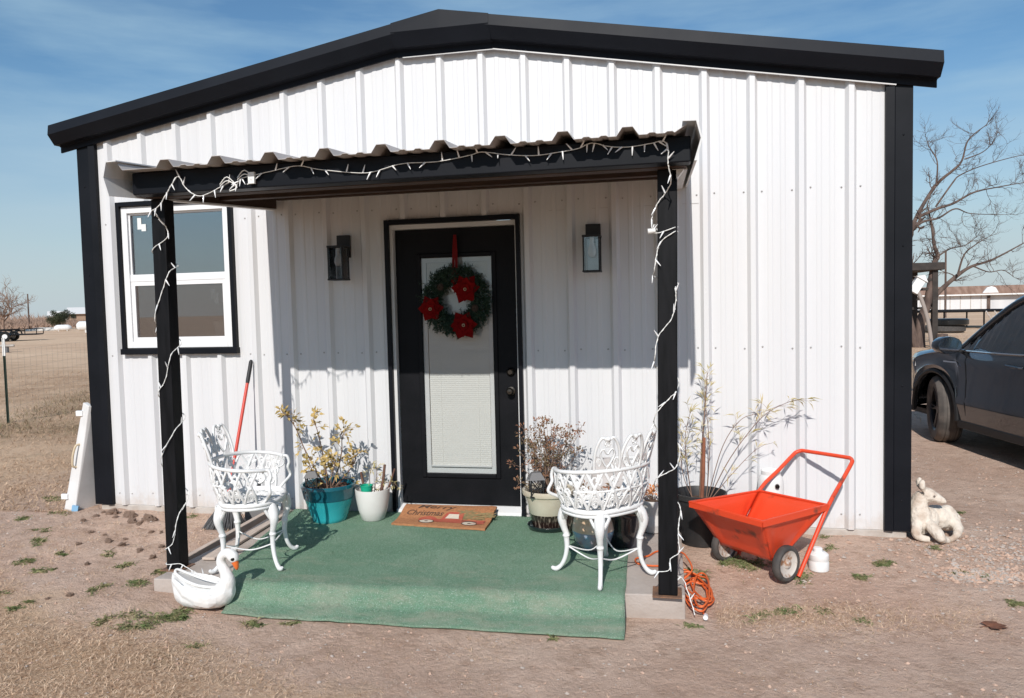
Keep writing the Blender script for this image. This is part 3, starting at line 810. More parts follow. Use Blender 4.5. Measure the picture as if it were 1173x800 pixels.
def flower(px,pz,R0,py=-.085):
    g=MB(); c=Vector((px,py,pz))
    for ring,(n,L,W,tilt) in enumerate(((6,1.0,.95,.15),(6,.80,.85,.45),(5,.50,.62,.9))):
        for k in range(n):
            a=2*PI*k/n+ring*.4+rnd.uniform(-.15,.15)
            d=Vector((math.cos(a),-tilt,math.sin(a)))
            g.leaf(c+Vector((0,-.004*ring,0)),d,Vector((0,-1,0)),R0*L*rnd.uniform(.9,1.1),R0*W,0,rnd.uniform(.05,.3))
    f=g.build('poinsettia',M_petal,wr,recalc=False)
    g=MB()
    for k in range(7):
        a=2*PI*k/7; g.ell((px+.009*math.cos(a),py-.022,pz+.009*math.sin(a)),(.0035,.005,.0035),8,5)
    g.build('flower_centre',M_tan,f)
flower(.090,.080,.108); flower(-.172,-.055,.100); flower(.072,-.176,.104)
for x,z in ((-.09,.10),(.16,-.055)):
    g=MB()
    for i in range(6):
        for k in range(8):
            a=2*PI*(k+.5*(i%2))/8; r=.018*math.sin(PI*(i+1)/7)
            g.leaf((x+r*math.cos(a)*.4,-.085-.007*i,z+r*math.sin(a)*.4),(math.cos(a),-.5,math.sin(a)),(0,-1,0),r+.006,.011)
    g.build('pine_cone',M_cone,wr,recalc=False)
g=MB()
for k in range(18):
    a=rnd.uniform(0,2*PI); g.leaf((-.005,-.06,.082),(math.cos(a),-.6,math.sin(a)),(0,-1,0),rnd.uniform(.02,.035),.008)
g.ell((-.005,-.07,.078),(.014,.012,.016),12,8)
g.build('silver_ornament',M_silver,wr,recalc=False)
g=MB()
for s in (-1,1):
    pts=spline([(0,-.015,.475),(s*.006,-.02,.40),(s*.012,-.035,.25),(s*.010,-.07,.13)],6)
    for a,b in zip(pts,pts[1:]): g.bar(a,b,.020,.0025,0,(0,1,.1))
g.tube(spline([(-.003,-.066,.13),(.004,-.076,.085),(.0,-.07,.055)],5),.005,6)
g.build('ribbon',M_ribbon,wr)

# ------------------------------------------------------------------ planters
def leafspray(g,p,d,L,W,n,spread,m=0):
    d=Vector(d).normalized()
    for k in range(n):
        q=Vector((rnd.gauss(0,1),rnd.gauss(0,1),rnd.gauss(0,1))).normalized()
        g.leaf(p+q*spread*.3,(d+q*.9),Vector((0,-.4,1))+q*.6,L*rnd.uniform(.7,1.25),W*rnd.uniform(.7,1.2),m,rnd.uniform(.05,.35))
def solar_lantern(x,y,z,s,label,base):
    t=thing('solar_lantern',label,'lantern',(x,y,z),R(18),'small house shaped garden lanterns')
    g=MB(); 
    g.add([(-.055*s,-.055*s,.115*s),(.055*s,-.055*s,.115*s),(.055*s,.055*s,.115*s),(-.055*s,.055*s,.115*s),(-.03*s,-.02*s,.16*s),(.03*s,-.02*s,.16*s),(.03*s,.02*s,.16*s),(-.03*s,.02*s,.16*s)],[(0,3,2,1),(4,5,6,7),(0,1,5,4),(1,2,6,5),(2,3,7,6),(3,0,4,7)])
    g.build('lantern_roof',M_grey,t,bevel=.002)
    g=MB(); w=.04*s
    for a in (-w,w):
        for b in (-w,w): g.box((a-.004,b-.004,0),(a+.004,b+.004,.115*s))
    for a in (-w,w):
        g.bar((a,-w,0.01),(a,w,.11*s),.004,.004); g.bar((a,w,0.01),(a,-w,.11*s),.004,.004)
        g.bar((-w,a,0.01),(w,a,.11*s),.004,.004); g.bar((w,a,0.01),(-w,a,.11*s),.004,.004)
    g.box((-w-.006,-w-.006,-.004),(w+.006,w+.006,.006)); g.lathe([(.008,-.09),(.01,0)],8)
    g.build('lantern_cage',M_carblk,t)
    g=MB(); g.box((-w+.008,-w+.008,.008),(w-.008,w-.008,.105*s)); g.build('lantern_pane',M_lglass,t)

# teal planter
TP=(2.165,-.29,.064)
t=thing('teal_planter','two tone teal glazed planter with a yellowing bush left of the white pot','planter',TP)
g=MB(); pr=[(0,.0),(.112,0),(.120,.006),(.128,.03),(.172,.165),(.176,.17),(.180,.178),(.193,.245),(.198,.25),(.198,.268),(.192,.274),(.182,.27),(.172,.20),(.10,.03),(0,.03)]
g.lathe(pr,56,0,None,lambda i:1 if i<4 else 0); pot=g.build('pot',[M_teal1,M_teal2],t,smooth=35)
def soil(parent,r,z,dome=.012,m=None):
    g=MB(); vs=[];n=22
    for i in range(9):
        for k in range(n):
            rr=r*i/8; a=2*PI*k/n; vs.append((rr*math.cos(a),rr*math.sin(a),z+dome*(1-(i/8)**2)+.008*noise.noise((rr*20*math.cos(a),rr*20*math.sin(a),z*9))))
    g.add(vs,[(i*n+k,i*n+(k+1)%n,(i+1)*n+(k+1)%n,(i+1)*n+k) for i in range(8) for k in range(n)])
    return g.build('soil',m or M_soil,parent,smooth=60,recalc=False)
so=soil(t,.176,.222)
g=MB()
for k in range(60):
    a=rnd.uniform(0,2*PI); r=.165*math.sqrt(rnd.random()); g.ell((r*math.cos(a),r*math.sin(a),.233+rnd.uniform(-.003,.006)),(rnd.uniform(.005,.015),rnd.uniform(.005,.013),rnd.uniform(.004,.01)),7,5)
g.build('bark_chips',M_stick,t)
gs=MB(); gl=MB()
def bush(stems,side_n,leafL,leafW,nleaf,gs,gl,rad=.006,jit=.03,twigL=(.05,.12)):
    for pts in stems:
        P=spline(pts,7); n=len(P)
        gs.tube(P,[lerp(rad,rad*.35,i/(n-1)) for i in range(n)],6)
        for i in range(n//4,n):
            for q in range(side_n):
                if rnd.random()<.62:
                    d=Vector((rnd.gauss(0,1),rnd.gauss(0,.7),rnd.gauss(.35,.6))).normalized()
                    L=rnd.uniform(*twigL)*(1-.4*i/n); e=P[i]+d*L
                    mid=(P[i]+e)/2+Vector((0,0,rnd.uniform(0,.02)))
                    gs.tube([P[i],mid,e],[rad*.3,rad*.25,rad*.18],4,caps=False)
                    leafspray(gl,e,d,leafL,leafW,nleaf,.03); leafspray(gl,mid,d,leafL,leafW,max(1,nleaf//2),.02)
        leafspray(gl,P[-1],P[-1]-P[-2],leafL,leafW,nleaf+2,.04)
bush([[(-.02,-.01,.23),(-.10,.0,.37),(-.17,-.02,.52),(-.22,-.03,.66),(-.27,-.05,.75),(-.31,-.06,.785)],
      [(.0,.01,.23),(-.03,.02,.38),(-.045,.0,.52),(-.06,-.03,.66),(-.085,-.04,.74)],
      [(.02,.0,.23),(.06,.03,.36),(.10,.02,.50),(.12,-.01,.60),(.165,-.04,.665)],
      [(.02,-.01,.23),(.05,-.06,.33),(.09,-.08,.42),(.10,-.09,.46)],[(-.01,-.02,.23),(-.06,-.07,.33),(-.10,-.09,.42)],
      [(.03,.02,.23),(.12,.05,.33),(.18,.05,.41),(.20,.03,.47)],[(0,-.02,.23),(.0,-.05,.34),(.01,-.07,.44)]],1,.040,.021,4,gs,gl,.006)
gs.build('stem',M_twig,t,smooth=60,recalc=False); gl.build('leaf_spray',M_yleaf,t,recalc=False)
solar_lantern(2.09,-.40,.296,.92,'small dark house shaped lantern standing in the teal planter',None)

# white pot with green cup
WP=(2.475,-.235,.064)
t=thing('white_planter','round white plastic pot holding sticks, between the teal planter and the door','planter',WP)
g=MB(); g.lathe([(0,0),(.072,0),(.082,.008),(.105,.08),(.119,.16),(.124,.215),(.124,.226),(.118,.227),(.113,.21),(.085,.03),(0,.03)],48); g.build('pot',M_wpot,t,smooth=40)
soil(t,.108,.165)
for a,b,r in (((-.06,.0,.16),(-.075,-.02,.345),.011),((.065,-.02,.15),(.112,-.03,.405),.012),((.08,.03,.15),(.155,.05,.36),.008)):
    g=MB(); g.tube([a,(Vector(a)+Vector(b))/2+Vector((.004,0,0)),b],[r,r*.95,r*.8],8); g.build('stick',M_stick,t,smooth=60)
gs=MB(); gl=MB()
bush([[(.0,.02,.17),(.02,.03,.28),(.03,.02,.37)],[(.02,.0,.17),(.09,-.01,.26),(.16,-.02,.275),(.205,-.03,.25)],[(-.02,.02,.17),(-.03,.03,.3),(-.01,.04,.40)]],1,.03,.009,3,gs,gl,.003,twigL=(.03,.06))
gs.build('stem',M_twig,t,smooth=60,recalc=False); gl.build('leaf_spray',M_bleaf,t,recalc=False)
c=thing('green_cup','bright green plastic cup standing inside the white pot','cup',(2.458,-.30,.232))
g=MB(); g.lathe([(0,0),(.032,0),(.043,.088),(.0455,.09),(.0455,.096),(.041,.096),(.03,.006),(0,.006)],28); g.build('cup_body',M_gcup,c,smooth=40)

# cream and brown pot
CP=(3.765,-.30,.064)
t=thing('cream_planter','cream and brown drip glazed planter with a dry reddish bush right of the door','planter',CP)
g=MB(); pr=[(0,.022),(.108,.022),(.112,.03),(.130,.115),(.132,.118),(.150,.20),(.162,.235),(.174,.243),(.178,.255),(.177,.272),(.168,.277),(.157,.27),(.145,.22),(.10,.04),(0,.04)]
g.lathe(pr,56,0,None,lambda i:1 if i<3 else 0); pot=g.build('pot',[M_cream,M_brownglaze],t,smooth=35)
g=MB(); g.lathe([(0,0),(.120,0),(.140,.014),(.146,.034),(.140,.038),(.128,.02),(0,.018)],48); g.build('saucer',M_saucer,t,smooth=40)
soil(t,.150,.235)
gs=MB(); gl=MB(); st=[]
for k in range(34):
    a=rnd.uniform(0,2*PI); r=rnd.uniform(.02,.06); e=rnd.uniform(.05,.24); h=rnd.uniform(.30,.50)*(1-.5*max(0,e-.15))
    st.append([(r*math.cos(a),r*math.sin(a)*.7,.24),(r*1.6*math.cos(a),r*1.2*math.sin(a),.24+h*.4),(e*.8*math.cos(a)+.02,e*.45*math.sin(a),.24+h*.75),(e*1.1*math.cos(a)+.02,e*.5*math.sin(a),.24+h)])
st.append([(-.05,0,.25),(-.11,-.03,.36),(-.19,-.05,.43),(-.245,-.06,.445)])
st.append([(-.05,0,.25),(-.10,-.04,.30),(-.17,-.07,.325),(-.20,-.08,.30)])
bush(st,1,.021,.012,3,gs,gl,.003,twigL=(.02,.06))
gs.build('stem',M_twig,t,smooth=60,recalc=False); gl.build('leaf_spray',M_rleaf,t,recalc=False)
solar_lantern(3.705,-.415,.312,1.0,'small dark house shaped lantern standing in the cream planter',None)

# black glazed tall pot and low mottled pot behind the right chair
t=thing('black_planter','glossy black ribbed planter behind the right chair, beside the mottled pot','planter',(4.255,-.60,.064))
g=MB(); g.lathe([(0,0),(.085,0),(.092,.01),(.112,.10),(.124,.19),(.136,.205),(.138,.23),(.128,.236),(.116,.215),(.08,.03),(0,.03)],40); g.build('pot',M_blkglz,t,smooth=40); soil(t,.115,.195)
gs=MB(); gl=MB()
bush([[(.0,0,.19),(-.05,0,.28),(-.09,-.03,.33)],[(.02,0,.19),(.05,.02,.30),(.06,.02,.36)],[(0,.02,.19),(-.02,.05,.30),(-.06,.08,.36)]],1,.03,.013,3,gs,gl,.003,twigL=(.03,.06))
gs.build('stem',M_twig,t,smooth=60,recalc=False); gl.build('leaf_spray',M_rleaf,t,recalc=False)
t=thing('mottled_planter','low round planter with tan band over mottled blue and brown glaze under the right chair','planter',(4.105,-.70,.066))
g=MB(); g.lathe([(0,0),(.06,0),(.072,.006),(.112,.055),(.128,.11),(.130,.125),(.124,.165),(.116,.20),(.119,.208),(.112,.214),(.105,.20),(.11,.12),(.06,.03),(0,.03)],48,0,None,lambda i:0 if i<5 else 1)
g.build('pot',[M_blueglaze,M_tanband],t,smooth=40); soil(t,.108,.175)
t=thing('brown_planter','small dark brown pot between the cream planter and the mottled pot','planter',(3.97,-.36,.064))
g=MB(); g.lathe([(0,0),(.06,0),(.085,.08),(.088,.17),(.096,.18),(.096,.20),(.086,.202),(.08,.17),(.05,.03),(0,.03)],36); g.build('pot',M_brownglaze,t,smooth=40); soil(t,.08,.16)
gs=MB(); gl=MB()
bush([[(.0,0,.16),(.03,0,.25),(.06,-.02,.31)],[(.0,.02,.16),(-.02,.03,.27),(-.01,.05,.33)]],1,.024,.011,3,gs,gl,.003,twigL=(.02,.05))
gs.build('stem',M_twig,t,smooth=60,recalc=False); gl.build('leaf_spray',M_rleaf,t,recalc=False)
# grey tabby-like bag of soil seen through the chair back: a crumpled pale sack
t=thing('soil_sack','pale crumpled sack standing against the wall behind the right chair','sack',(4.17,-.22,.064))
g=MB(); rings=[]
for i in range(15):
    h=i/14; z=.001+.47*h; wx=.13*(1-.12*h)*(1 if h<.9 else .9); wy=.075*(1-h*.72)
    rings.append([((wx*(1+.13*noise.noise((math.cos(a)*2,math.sin(a)*2,h*6))))*math.copysign(abs(math.cos(a))**.7,math.cos(a)),
                   wy*(1+.3*noise.noise((math.cos(a)*2,math.sin(a)*2+5,h*6)))*math.copysign(abs(math.sin(a))**.7,math.sin(a)),z+.012*noise.noise((math.cos(a)*3,math.sin(a)*3,h*3+9))) for a in [2*PI*k/28 for k in range(28)]])
g.loft(rings); g.build('sack_body',mat('pale_woven_sack',(.60,.565,.55),.8,(.46,.42,.40),9,bump=.004,bscale=30),t,smooth=70)
# white pot with orange dry plant, half hidden by the right post
t=thing('small_white_planter','white pot with a crisp orange dried plant half hidden by the right post','planter',(4.462,-.28,.064))
g=MB(); g.lathe([(0,0),(.055,0),(.062,.008),(.082,.19),(.088,.2),(.088,.215),(.08,.215),(.07,.05),(0,.03)],36); g.build('pot',M_wpot,t,smooth=40); soil(t,.078,.19)
gs=MB(); gl=MB()
for k in range(26):
    a=rnd.uniform(0,2*PI); e=rnd.uniform(.02,.075); gs.tube([(0,0,.19),(e*math.cos(a),e*math.sin(a),.22+rnd.random()*.08)],.0016,4)
    leafspray(gl,Vector((e*math.cos(a),e*math.sin(a),.23+rnd.random()*.07)),(math.cos(a),math.sin(a),.6),.024,.013,5,.03)
gs.build('stem',M_twig,t,recalc=False); gl.build('leaf_spray',M_oleaf,t,recalc=False)
# black nursery pot with bamboo
BPX,BPY=4.765,-.235; bz=gz(BPX,BPY)-.005
t=thing('bamboo_planter','large black plastic pot with sparse pale bamboo, behind the red cart','planter',(BPX,BPY,bz))
g=MB(); g.lathe([(0,0),(.125,0),(.130,.004),(.158,.30),(.172,.302),(.174,.335),(.164,.337),(.150,.30),(.12,.03),(0,.03)],44); g.build('pot',M_blkpot,t,smooth=35); soil(t,.15,.27)
gs=MB(); gl=MB()
def bamboo(pts,rad,nb,L):
    P=spline(pts,9); n=len(P); gs.tube(P,[lerp(rad,rad*.35,i/(n-1)) for i in range(n)],6)
    for i in range(int(n*.32),n,1):
        for q in range(nb):
            if rnd.random()<.36:
                d=(P[min(i+1,n-1)]-P[i-1]).normalized()
                s=Vector((rnd.gauss(0,1),rnd.gauss(0,.6),rnd.gauss(0,.6)))
                d2=(d*.8+s*.55).normalized(); e=P[i]+d2*rnd.uniform(.02,.08)
                gs.tube([P[i],e],[.0014,.0009],4,caps=False)
                for w in range(3):
                    dd=(d2+Vector((rnd.gauss(0,.45),rnd.gauss(0,.35),rnd.gauss(-.15,.35)))).normalized()
                    gl.leaf(e,dd,(0,-.6,.8),L*rnd.uniform(.5,1.1),.0065,0,.18)
bamboo([(.0,.0,.28),(.01,0,.55),(.03,.0,.80),(.045,.01,1.0),(.055,.02,1.12)],.006,2,.065)
bamboo([(-.05,.02,.28),(-.08,.02,.5),(-.09,.02,.7),(-.055,.02,.86)],.004,2,.075)
bamboo([(.04,.0,.28),(.06,.0,.55),(.055,.0,.78),(.03,-.02,.98)],.004,2,.08)
bamboo([(.06,.03,.28),(.17,.06,.50),(.29,.08,.68),(.42,.06,.84),(.55,.04,.92),(.63,.02,.945)],.0035,1,.09)
bamboo([(.06,-.02,.28),(.19,.03,.43),(.33,.06,.58),(.42,.08,.64)],.003,1,.085)
bamboo([(.05,.04,.28),(.15,.07,.62),(.27,.09,.80),(.40,.1,.845),(.52,.09,.90)],.003,1,.085)
bamboo([(-.04,-.02,.28),(-.10,.0,.42),(-.12,.02,.58),(-.10,.03,.70)],.003,1,.075)
gs.build('cane',M_twig,t,smooth=60,recalc=False); gl.build('leaf_spray',M_bleaf,t,recalc=False)
g=MB(); g.tube([(.005,-.03,.2),(.02,-.03,.45),(.03,-.03,.70)],[.012,.013,.010],8); g.build('stake',mat('red_brown_stake',(.30,.115,.06),.85,(.19,.07,.04),14),t,smooth=50)

# ------------------------------------------------------------------ cast chairs
def make_chair():
    t=thing('garden_chair','x','chair',(0,0,0),0,'white cast garden chairs on the porch')
    SH=.392
    def rim(a,k=1.0):      # superellipse seat outline, +x front
        c,s=math.cos(a),math.sin(a); n=2.5
        r=.232/((abs(c)**n+abs(s)**n)**(1/n))*.985
        return Vector((r*c*k*.75,r*s*k,0))
    g=MB(); A=[2*PI*i/64 for i in range(64)]
    ring=[]
    for a in A:
        p=rim(a); 
        ring.append(p+Vector((0,0,SH)))
    g.tube(ring,.0125,8,closed=True)
    g.tube([p-Vector((0,0,.02)) for p in ring],.0095,8,closed=True)
    g.tube([rim(a,.93)+Vector((0,0,SH-.004)) for a in A],.008,6,closed=True)
    g.tube([rim(a,.50)+Vector((0,0,SH-.010)) for a in A],.007,6,closed=True)
    g.tube([rim(a,.20)+Vector((0,0,SH-.012)) for a in A],.008,6,closed=True)
    def loop(c,ax,ay,w,h,z,turn=1.0,n=14,r=.0065):
        pts=[]
        for i in range(n+1):
            b=2*PI*turn*i/n; k=1-.55*i/n*(turn>1)
            pts.append(Vector((c[0],c[1],z))+ax*(w*math.cos(b)*k)+ay*(h*math.sin(b)*k))
        g.tube(pts,r,5,caps=False)
    for k in range(14):
        a=2*PI*k/14; p=rim(a,.715); ax=Vector((math.cos(a),math.sin(a),0)); ay=Vector((-math.sin(a),math.cos(a),0))
        loop(p,ax,ay,.044,.040,SH-.006,1.6,18)
        q=rim(a+PI/14,.83); loop(q,ax,ay,.018,.018,SH-.005,1,9,.006)
        loop(rim(a+PI/14,.60),ax,ay,.018,.016,SH-.008,1,9,.006)
    for k in range(8):
        a=2*PI*k/8; p=rim(a,.35); ax=Vector((math.cos(a),math.sin(a),0)); ay=Vector((-math.sin(a),math.cos(a),0))
        loop(p,ax,ay,.032,.026,SH-.010,1.5,14); 
    g.build('seat',M_alum,t,smooth=60)
    # barrel back: angle f from the back (f=0 is rear centre), h 0..1 from seat to rail
    FM=R(128)
    def base(f): return rim(PI+f,.985)+Vector((0,0,SH+.008))
    def rail(f):
        r=.290-.012*abs(f)/FM
        p=Vector((-math.cos(f)*r*.79,-math.sin(f)*r,0)); 
        return p+Vector((0,0,SH+.205+.032*math.cos(f*.7)))
    def surf(f,h):
        b,q=base(f),rail(f)
        if h<=1: 
            p=b.lerp(q,h); o=Vector((-math.cos(f),-math.sin(f),0)); return p+o*(.018*math.sin(h*PI))
        o=Vector((-math.cos(f),-math.sin(f),0)); return q+(Vector((0,0,.205))+o*.055)*(h-1)
    gb=MB()
    gb.tube([rail(lerp(-FM,FM,i/60)) for i in range(61)],.0115,8)
    gb.tube([base(lerp(-FM,FM,i/60)) for i in range(61)],.008,6)
    gb.tube([surf(lerp(-R(70),R(70),i/40),.52) for i in range(41)],.006,6)
    # diagonal lattice
    N=12; st=2*FM/N
    for i in range(N):
        f0=-FM+st*i
        for s in (-1,1):
            a=f0+st*.5; b=a+s*st*.98
            if abs(b)>FM+.02: continue
            gb.tube([surf(lerp(a,b,(h**1.25)),h) for h in [k/8 for k in range(9)]],.0080,6,caps=False)
        # scroll at the foot between lattice bars, bud at the crossing
        c=f0
        if i>0:
            pts=[]
            for k in range(15):
                b=2*PI*1.4*k/14; q=1-.5*k/14
                pts.append(surf(c+.085*math.cos(b)*q,.22+.15*math.sin(b)*q))
            gb.tube(pts,.0055,5,caps=False)
            pts=[surf(c+.06*math.cos(2*PI*k/10),.74+.13*math.sin(2*PI*k/10)) for k in range(11)]
            gb.tube(pts,.005,5,caps=False)
            gb.ell(surf(c,.50),(.011,.011,.013),8,6)
    # cast leaves and tendrils filling the lattice
    for k in range(70):
        f=rnd.uniform(-FM*.96,FM*.96); h=rnd.uniform(.10,.92); p=surf(f,h); o=Vector((-math.cos(f),-math.sin(f),0)); tn=Vector((math.sin(f),-math.cos(f),0))
        a=rnd.uniform(0,2*PI); d=tn*math.cos(a)+Vector((0,0,1))*math.sin(a); e=d.cross(o).normalized(); L=rnd.uniform(.012,.020)
        gb.loft([[p+d*L*q+e*w*sx*L+o*.004*sz for sx,sz in ((-1,0),(0,1),(1,0),(0,-1))] for q,w in ((-1,.12),(-.4,.62),(.2,.50),(.6,.28),(1,.06))])
    for k in range(26):
        f0=rnd.uniform(-FM*.9,FM*.9); h0=rnd.uniform(.2,.8); s=rnd.choice((-1,1)); pts=[]
        for q in range(13):
            b=2*PI*1.25*q/12; w=1-.55*q/12; pts.append(surf(f0+.065*math.cos(b)*w*s,h0+.13*math.sin(b)*w))
        gb.tube(pts,.0048,5,caps=False)
    # arm ends: curl down from rail to the seat rim
    for s in (-1,1):
        f=s*FM; q=rail(f); b=base(f)
        pts=spline([q,q+Vector((.022,0,-.004)),q+Vector((.032,-s*.004,-.04)),q+Vector((.022,-s*.01,-.075)),q+Vector((.03,-s*.03,-.13)),b+Vector((.025,0,.03)),b+Vector((0,0,0))],6)
        gb.tube(pts,.0095,7)
        pts=spline([q+Vector((-.02,0,-.0)),q+Vector((-.0,-s*.005,-.045)),q+Vector((-.03,-s*.008,-.07)),q+Vector((-.055,-s*.006,-.05))],5)
        gb.tube(pts,.006,6)
    gb.build('backrest',M_alum,t,smooth=60)
    # crest: three heart arches
    gc=MB()
    for c in (-.50,0,.50):
        W_=.25
        pts=[surf(c-W_,1.0),surf(c-W_*.98,1.25),surf(c-W_*.80,1.62),surf(c-W_*.40,1.90),surf(c,1.80 if c==0 else 1.80)]
        pts=spline(pts,5)+spline([surf(c,1.80),surf(c+W_*.40,1.90),surf(c+W_*.80,1.62),surf(c+W_*.98,1.25),surf(c+W_,1.0)],5)
        gc.tube(pts,.0085,7)
        h=[surf(c,1.12),surf(c-.10,1.33),surf(c-.13,1.50),surf(c-.07,1.60),surf(c,1.47),surf(c+.07,1.60),surf(c+.13,1.50),surf(c+.10,1.33)]
        gc.tube(spline(h,5,True),.0065,6,closed=True)
        gc.tube([surf(c,1.12),surf(c,1.0)],.006,6)
        for s in (-1,1):
            pts=[]
            for k in range(13):
                b=2*PI*1.3*k/12; q=1-.5*k/12
                pts.append(surf(c+s*(.155+.04*math.cos(b)*q),1.24+.12*math.sin(b)*q))
            gc.tube(pts,.0052,5,caps=False)
        gc.ell(surf(c,1.87),(.016,.016,.014),8,6)
        for k in range(6):
            b=2*PI*k/6; gc.ell(surf(c+.04*math.cos(b),1.73+.06*math.sin(b)),(.007,.007,.007),7,5)
    gc.build('crest',M_alum,t,smooth=60)
    d=1/math.sqrt(2)
    for sx,sy in ((1,1),(1,-1),(-1,1),(-1,-1)):
        g=MB(); o=Vector((sx*d,sy*d,0))
        pr=[(.186,.385,.030),(.214,.345,.031),(.226,.30,.027),(.218,.255,.019),(.206,.22,.0165),(.205,.205,.022),(.204,.19,.0165),(.202,.14,.014),(.213,.08,.0125),(.235,.035,.012),(.262,.012,.014),(.282,.014,.0125),(.290,.024,.008)]
        P=spline([o*a+Vector((0,0,z)) for a,z,r in pr],4); rr=[]
        for i in range(len(P)):
            q=i/4; k=min(int(q),len(pr)-2); rr.append(lerp(pr[k][2],pr[k+1][2],q-k))
        g.tube(P,rr,9)
        q=Vector((-o.y,o.x,0))
        for s in (-1,1):   # leaf ears on the knee
            pts=spline([o*.200+Vector((0,0,.375))+q*s*.012,o*.205+q*s*.05+Vector((0,0,.372)),o*.215+q*s*.034+Vector((0,0,.33)),o*.222+q*s*.008+Vector((0,0,.29))],4)
            g.tube(pts,[.010]*len(pts),6)
        g.ell(o*.232+Vector((0,0,.305)),(.016,.016,.03),8,6)
        g.build('leg',M_alum,t,smooth=60)
    g=MB()
    C4=[Vector((sx*.143,sy*.143,.148)) for sx,sy in ((1,1),(-1,1),(-1,-1),(1,-1))]
    for i in range(4):
        a,b=C4[i],C4[(i+1)%4]; m=(a+b)/2*.72
        g.tube(spline([a,m+Vector((0,0,-.004)),b],8),.0042,6)
    g.build('stretcher',M_alum,t,smooth=60)
    return t
ch=make_chair()
ch['label']='white cast metal garden chair at the left post, seen from its side'
ch.location=(2.112,-1.205,.068); ch.rotation_euler.z=R(15)
c2=copy_tree(ch)
c2['label']='white cast metal garden chair beside the right post, with its curved back to the viewer'
c2.location=(4.20,-1.115,.068); c2.rotation_euler.z=R(136)

def remesh(o,vox,sm_=2):
    m=o.modifiers.new('join','REMESH'); m.mode='VOXEL'; m.voxel_size=vox; m.use_smooth_shade=True
    s=o.modifiers.new('soften','SMOOTH'); s.iterations=sm_; s.factor=.5

# ------------------------------------------------------------------ swan planter
sx_,sy_=2.062,-1.635
t=thing('swan_planter','white swan shaped planter with an orange beak at the front corner of the carpet','garden ornament',(sx_,sy_,gz(sx_,sy_)+.002),R(2))
t.scale=(.95,.95,.95)
g=MB(); rings=[]
ST=[(-.205,.198,.012,.015,.200),(-.19,.160,.045,.050,.196),(-.155,.115,.080,.095,.180),(-.10,.082,.100,.078,.150),(-.03,.066,.108,.064,.125),(.04,.066,.104,.064,.118),(.10,.078,.088,.070,.130),(.145,.095,.060,.065,.135),(.175,.105,.022,.030,.125)]
n=30
for x,zc,w,h,rimz in ST:
    ring=[]
    for k in range(n):
        a=2*PI*k/n; z=zc+h*math.sin(a)*1.0; y=w*math.cos(a)
        z=max(z,0.0)
        if z>rimz: z=rimz
        ring.append((x,y,z))
    rings.append(ring)
g.loft(rings)
g.tube(spline([(.10,0,.09),(.135,0,.15),(.128,0,.205),(.105,0,.25),(.100,0,.285),(.122,0,.318),(.155,0,.322),(.178,0,.302),(.188,0,.275)],5),
       [lerp(a,b,f) for a,b in zip([.062,.046,.033,.027,.025,.026,.029,.033],[.046,.033,.027,.025,.026,.029,.033,.022]) for f in (0,.2,.4,.6,.8)]+[.020],16)
for s in (-1,1):
    g.loft([[(x,s*(w+.004)+dy*s,z+dz_) for dy,dz_ in ((0,h),(.010,h*.4),(.010,-h*.4),(0,-h),(-.02,-h*.5),(-.02,h*.5))] for x,w,z,h in ((-.17,.055,.17,.018),(-.09,.094,.125,.040),(.0,.104,.095,.052),(.07,.094,.075,.045),(.11,.07,.07,.022))])
body=g.build('swan_body',M_swan,t,recalc=True); remesh(body,.0042,7)
# planter opening: grey sheet with the hollow's shade put into its colour
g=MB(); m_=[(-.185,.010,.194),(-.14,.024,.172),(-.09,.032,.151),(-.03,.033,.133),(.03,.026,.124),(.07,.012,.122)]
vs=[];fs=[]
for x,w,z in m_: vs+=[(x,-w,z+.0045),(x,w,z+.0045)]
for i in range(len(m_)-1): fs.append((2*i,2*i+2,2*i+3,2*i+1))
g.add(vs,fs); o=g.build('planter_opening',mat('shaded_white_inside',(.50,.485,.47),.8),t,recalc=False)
g=MB()
L_=[(x,-w,z) for x,w,z in m_]+[(x,w,z+.012) for x,w,z in m_[::-1]]
g.tube(spline([(a,b*1.04,c+.006) for a,b,c in L_],4,True),.008,7,closed=True); g.build('rim',M_swan,t,smooth=70)
g=MB(); g.tube([(.184,0,.283),(.192,0,.262),(.197,0,.240),(.198,0,.228)],[.021,.018,.012,.006],12); g.build('beak',M_orange,t,smooth=70)
for s in (-1,1):
    g=MB(); g.ell((.186,s*.023,.297),(.013,.009,.013),10,8); g.build('eye',M_eye,t,smooth=60)

# ------------------------------------------------------------------ planks at the slab's left edge
for i,(p,q,w,h,lab) in enumerate((((1.615,-1.30,gz(1.6,-1.2)+.03),(1.60,-.10,.035),.038,.09,'weathered plank on edge along the left side of the porch slab, outer one'),
                            ((1.80,-1.22,.072),(1.735,-.12,.072),.085,.016,'weathered flat plank lying on the slab along the carpet edge, inner one'))):
    t=thing('wooden_plank',lab,'plank',(p[0],p[1],p[2]-h/2),0,'planks beside the carpet')
    g=MB(); g.bar((0,0,h/2),(q[0]-p[0],q[1]-p[1],q[2]-p[2]+h/2),w,h); g.build('board',M_plank,t,bevel=.004)

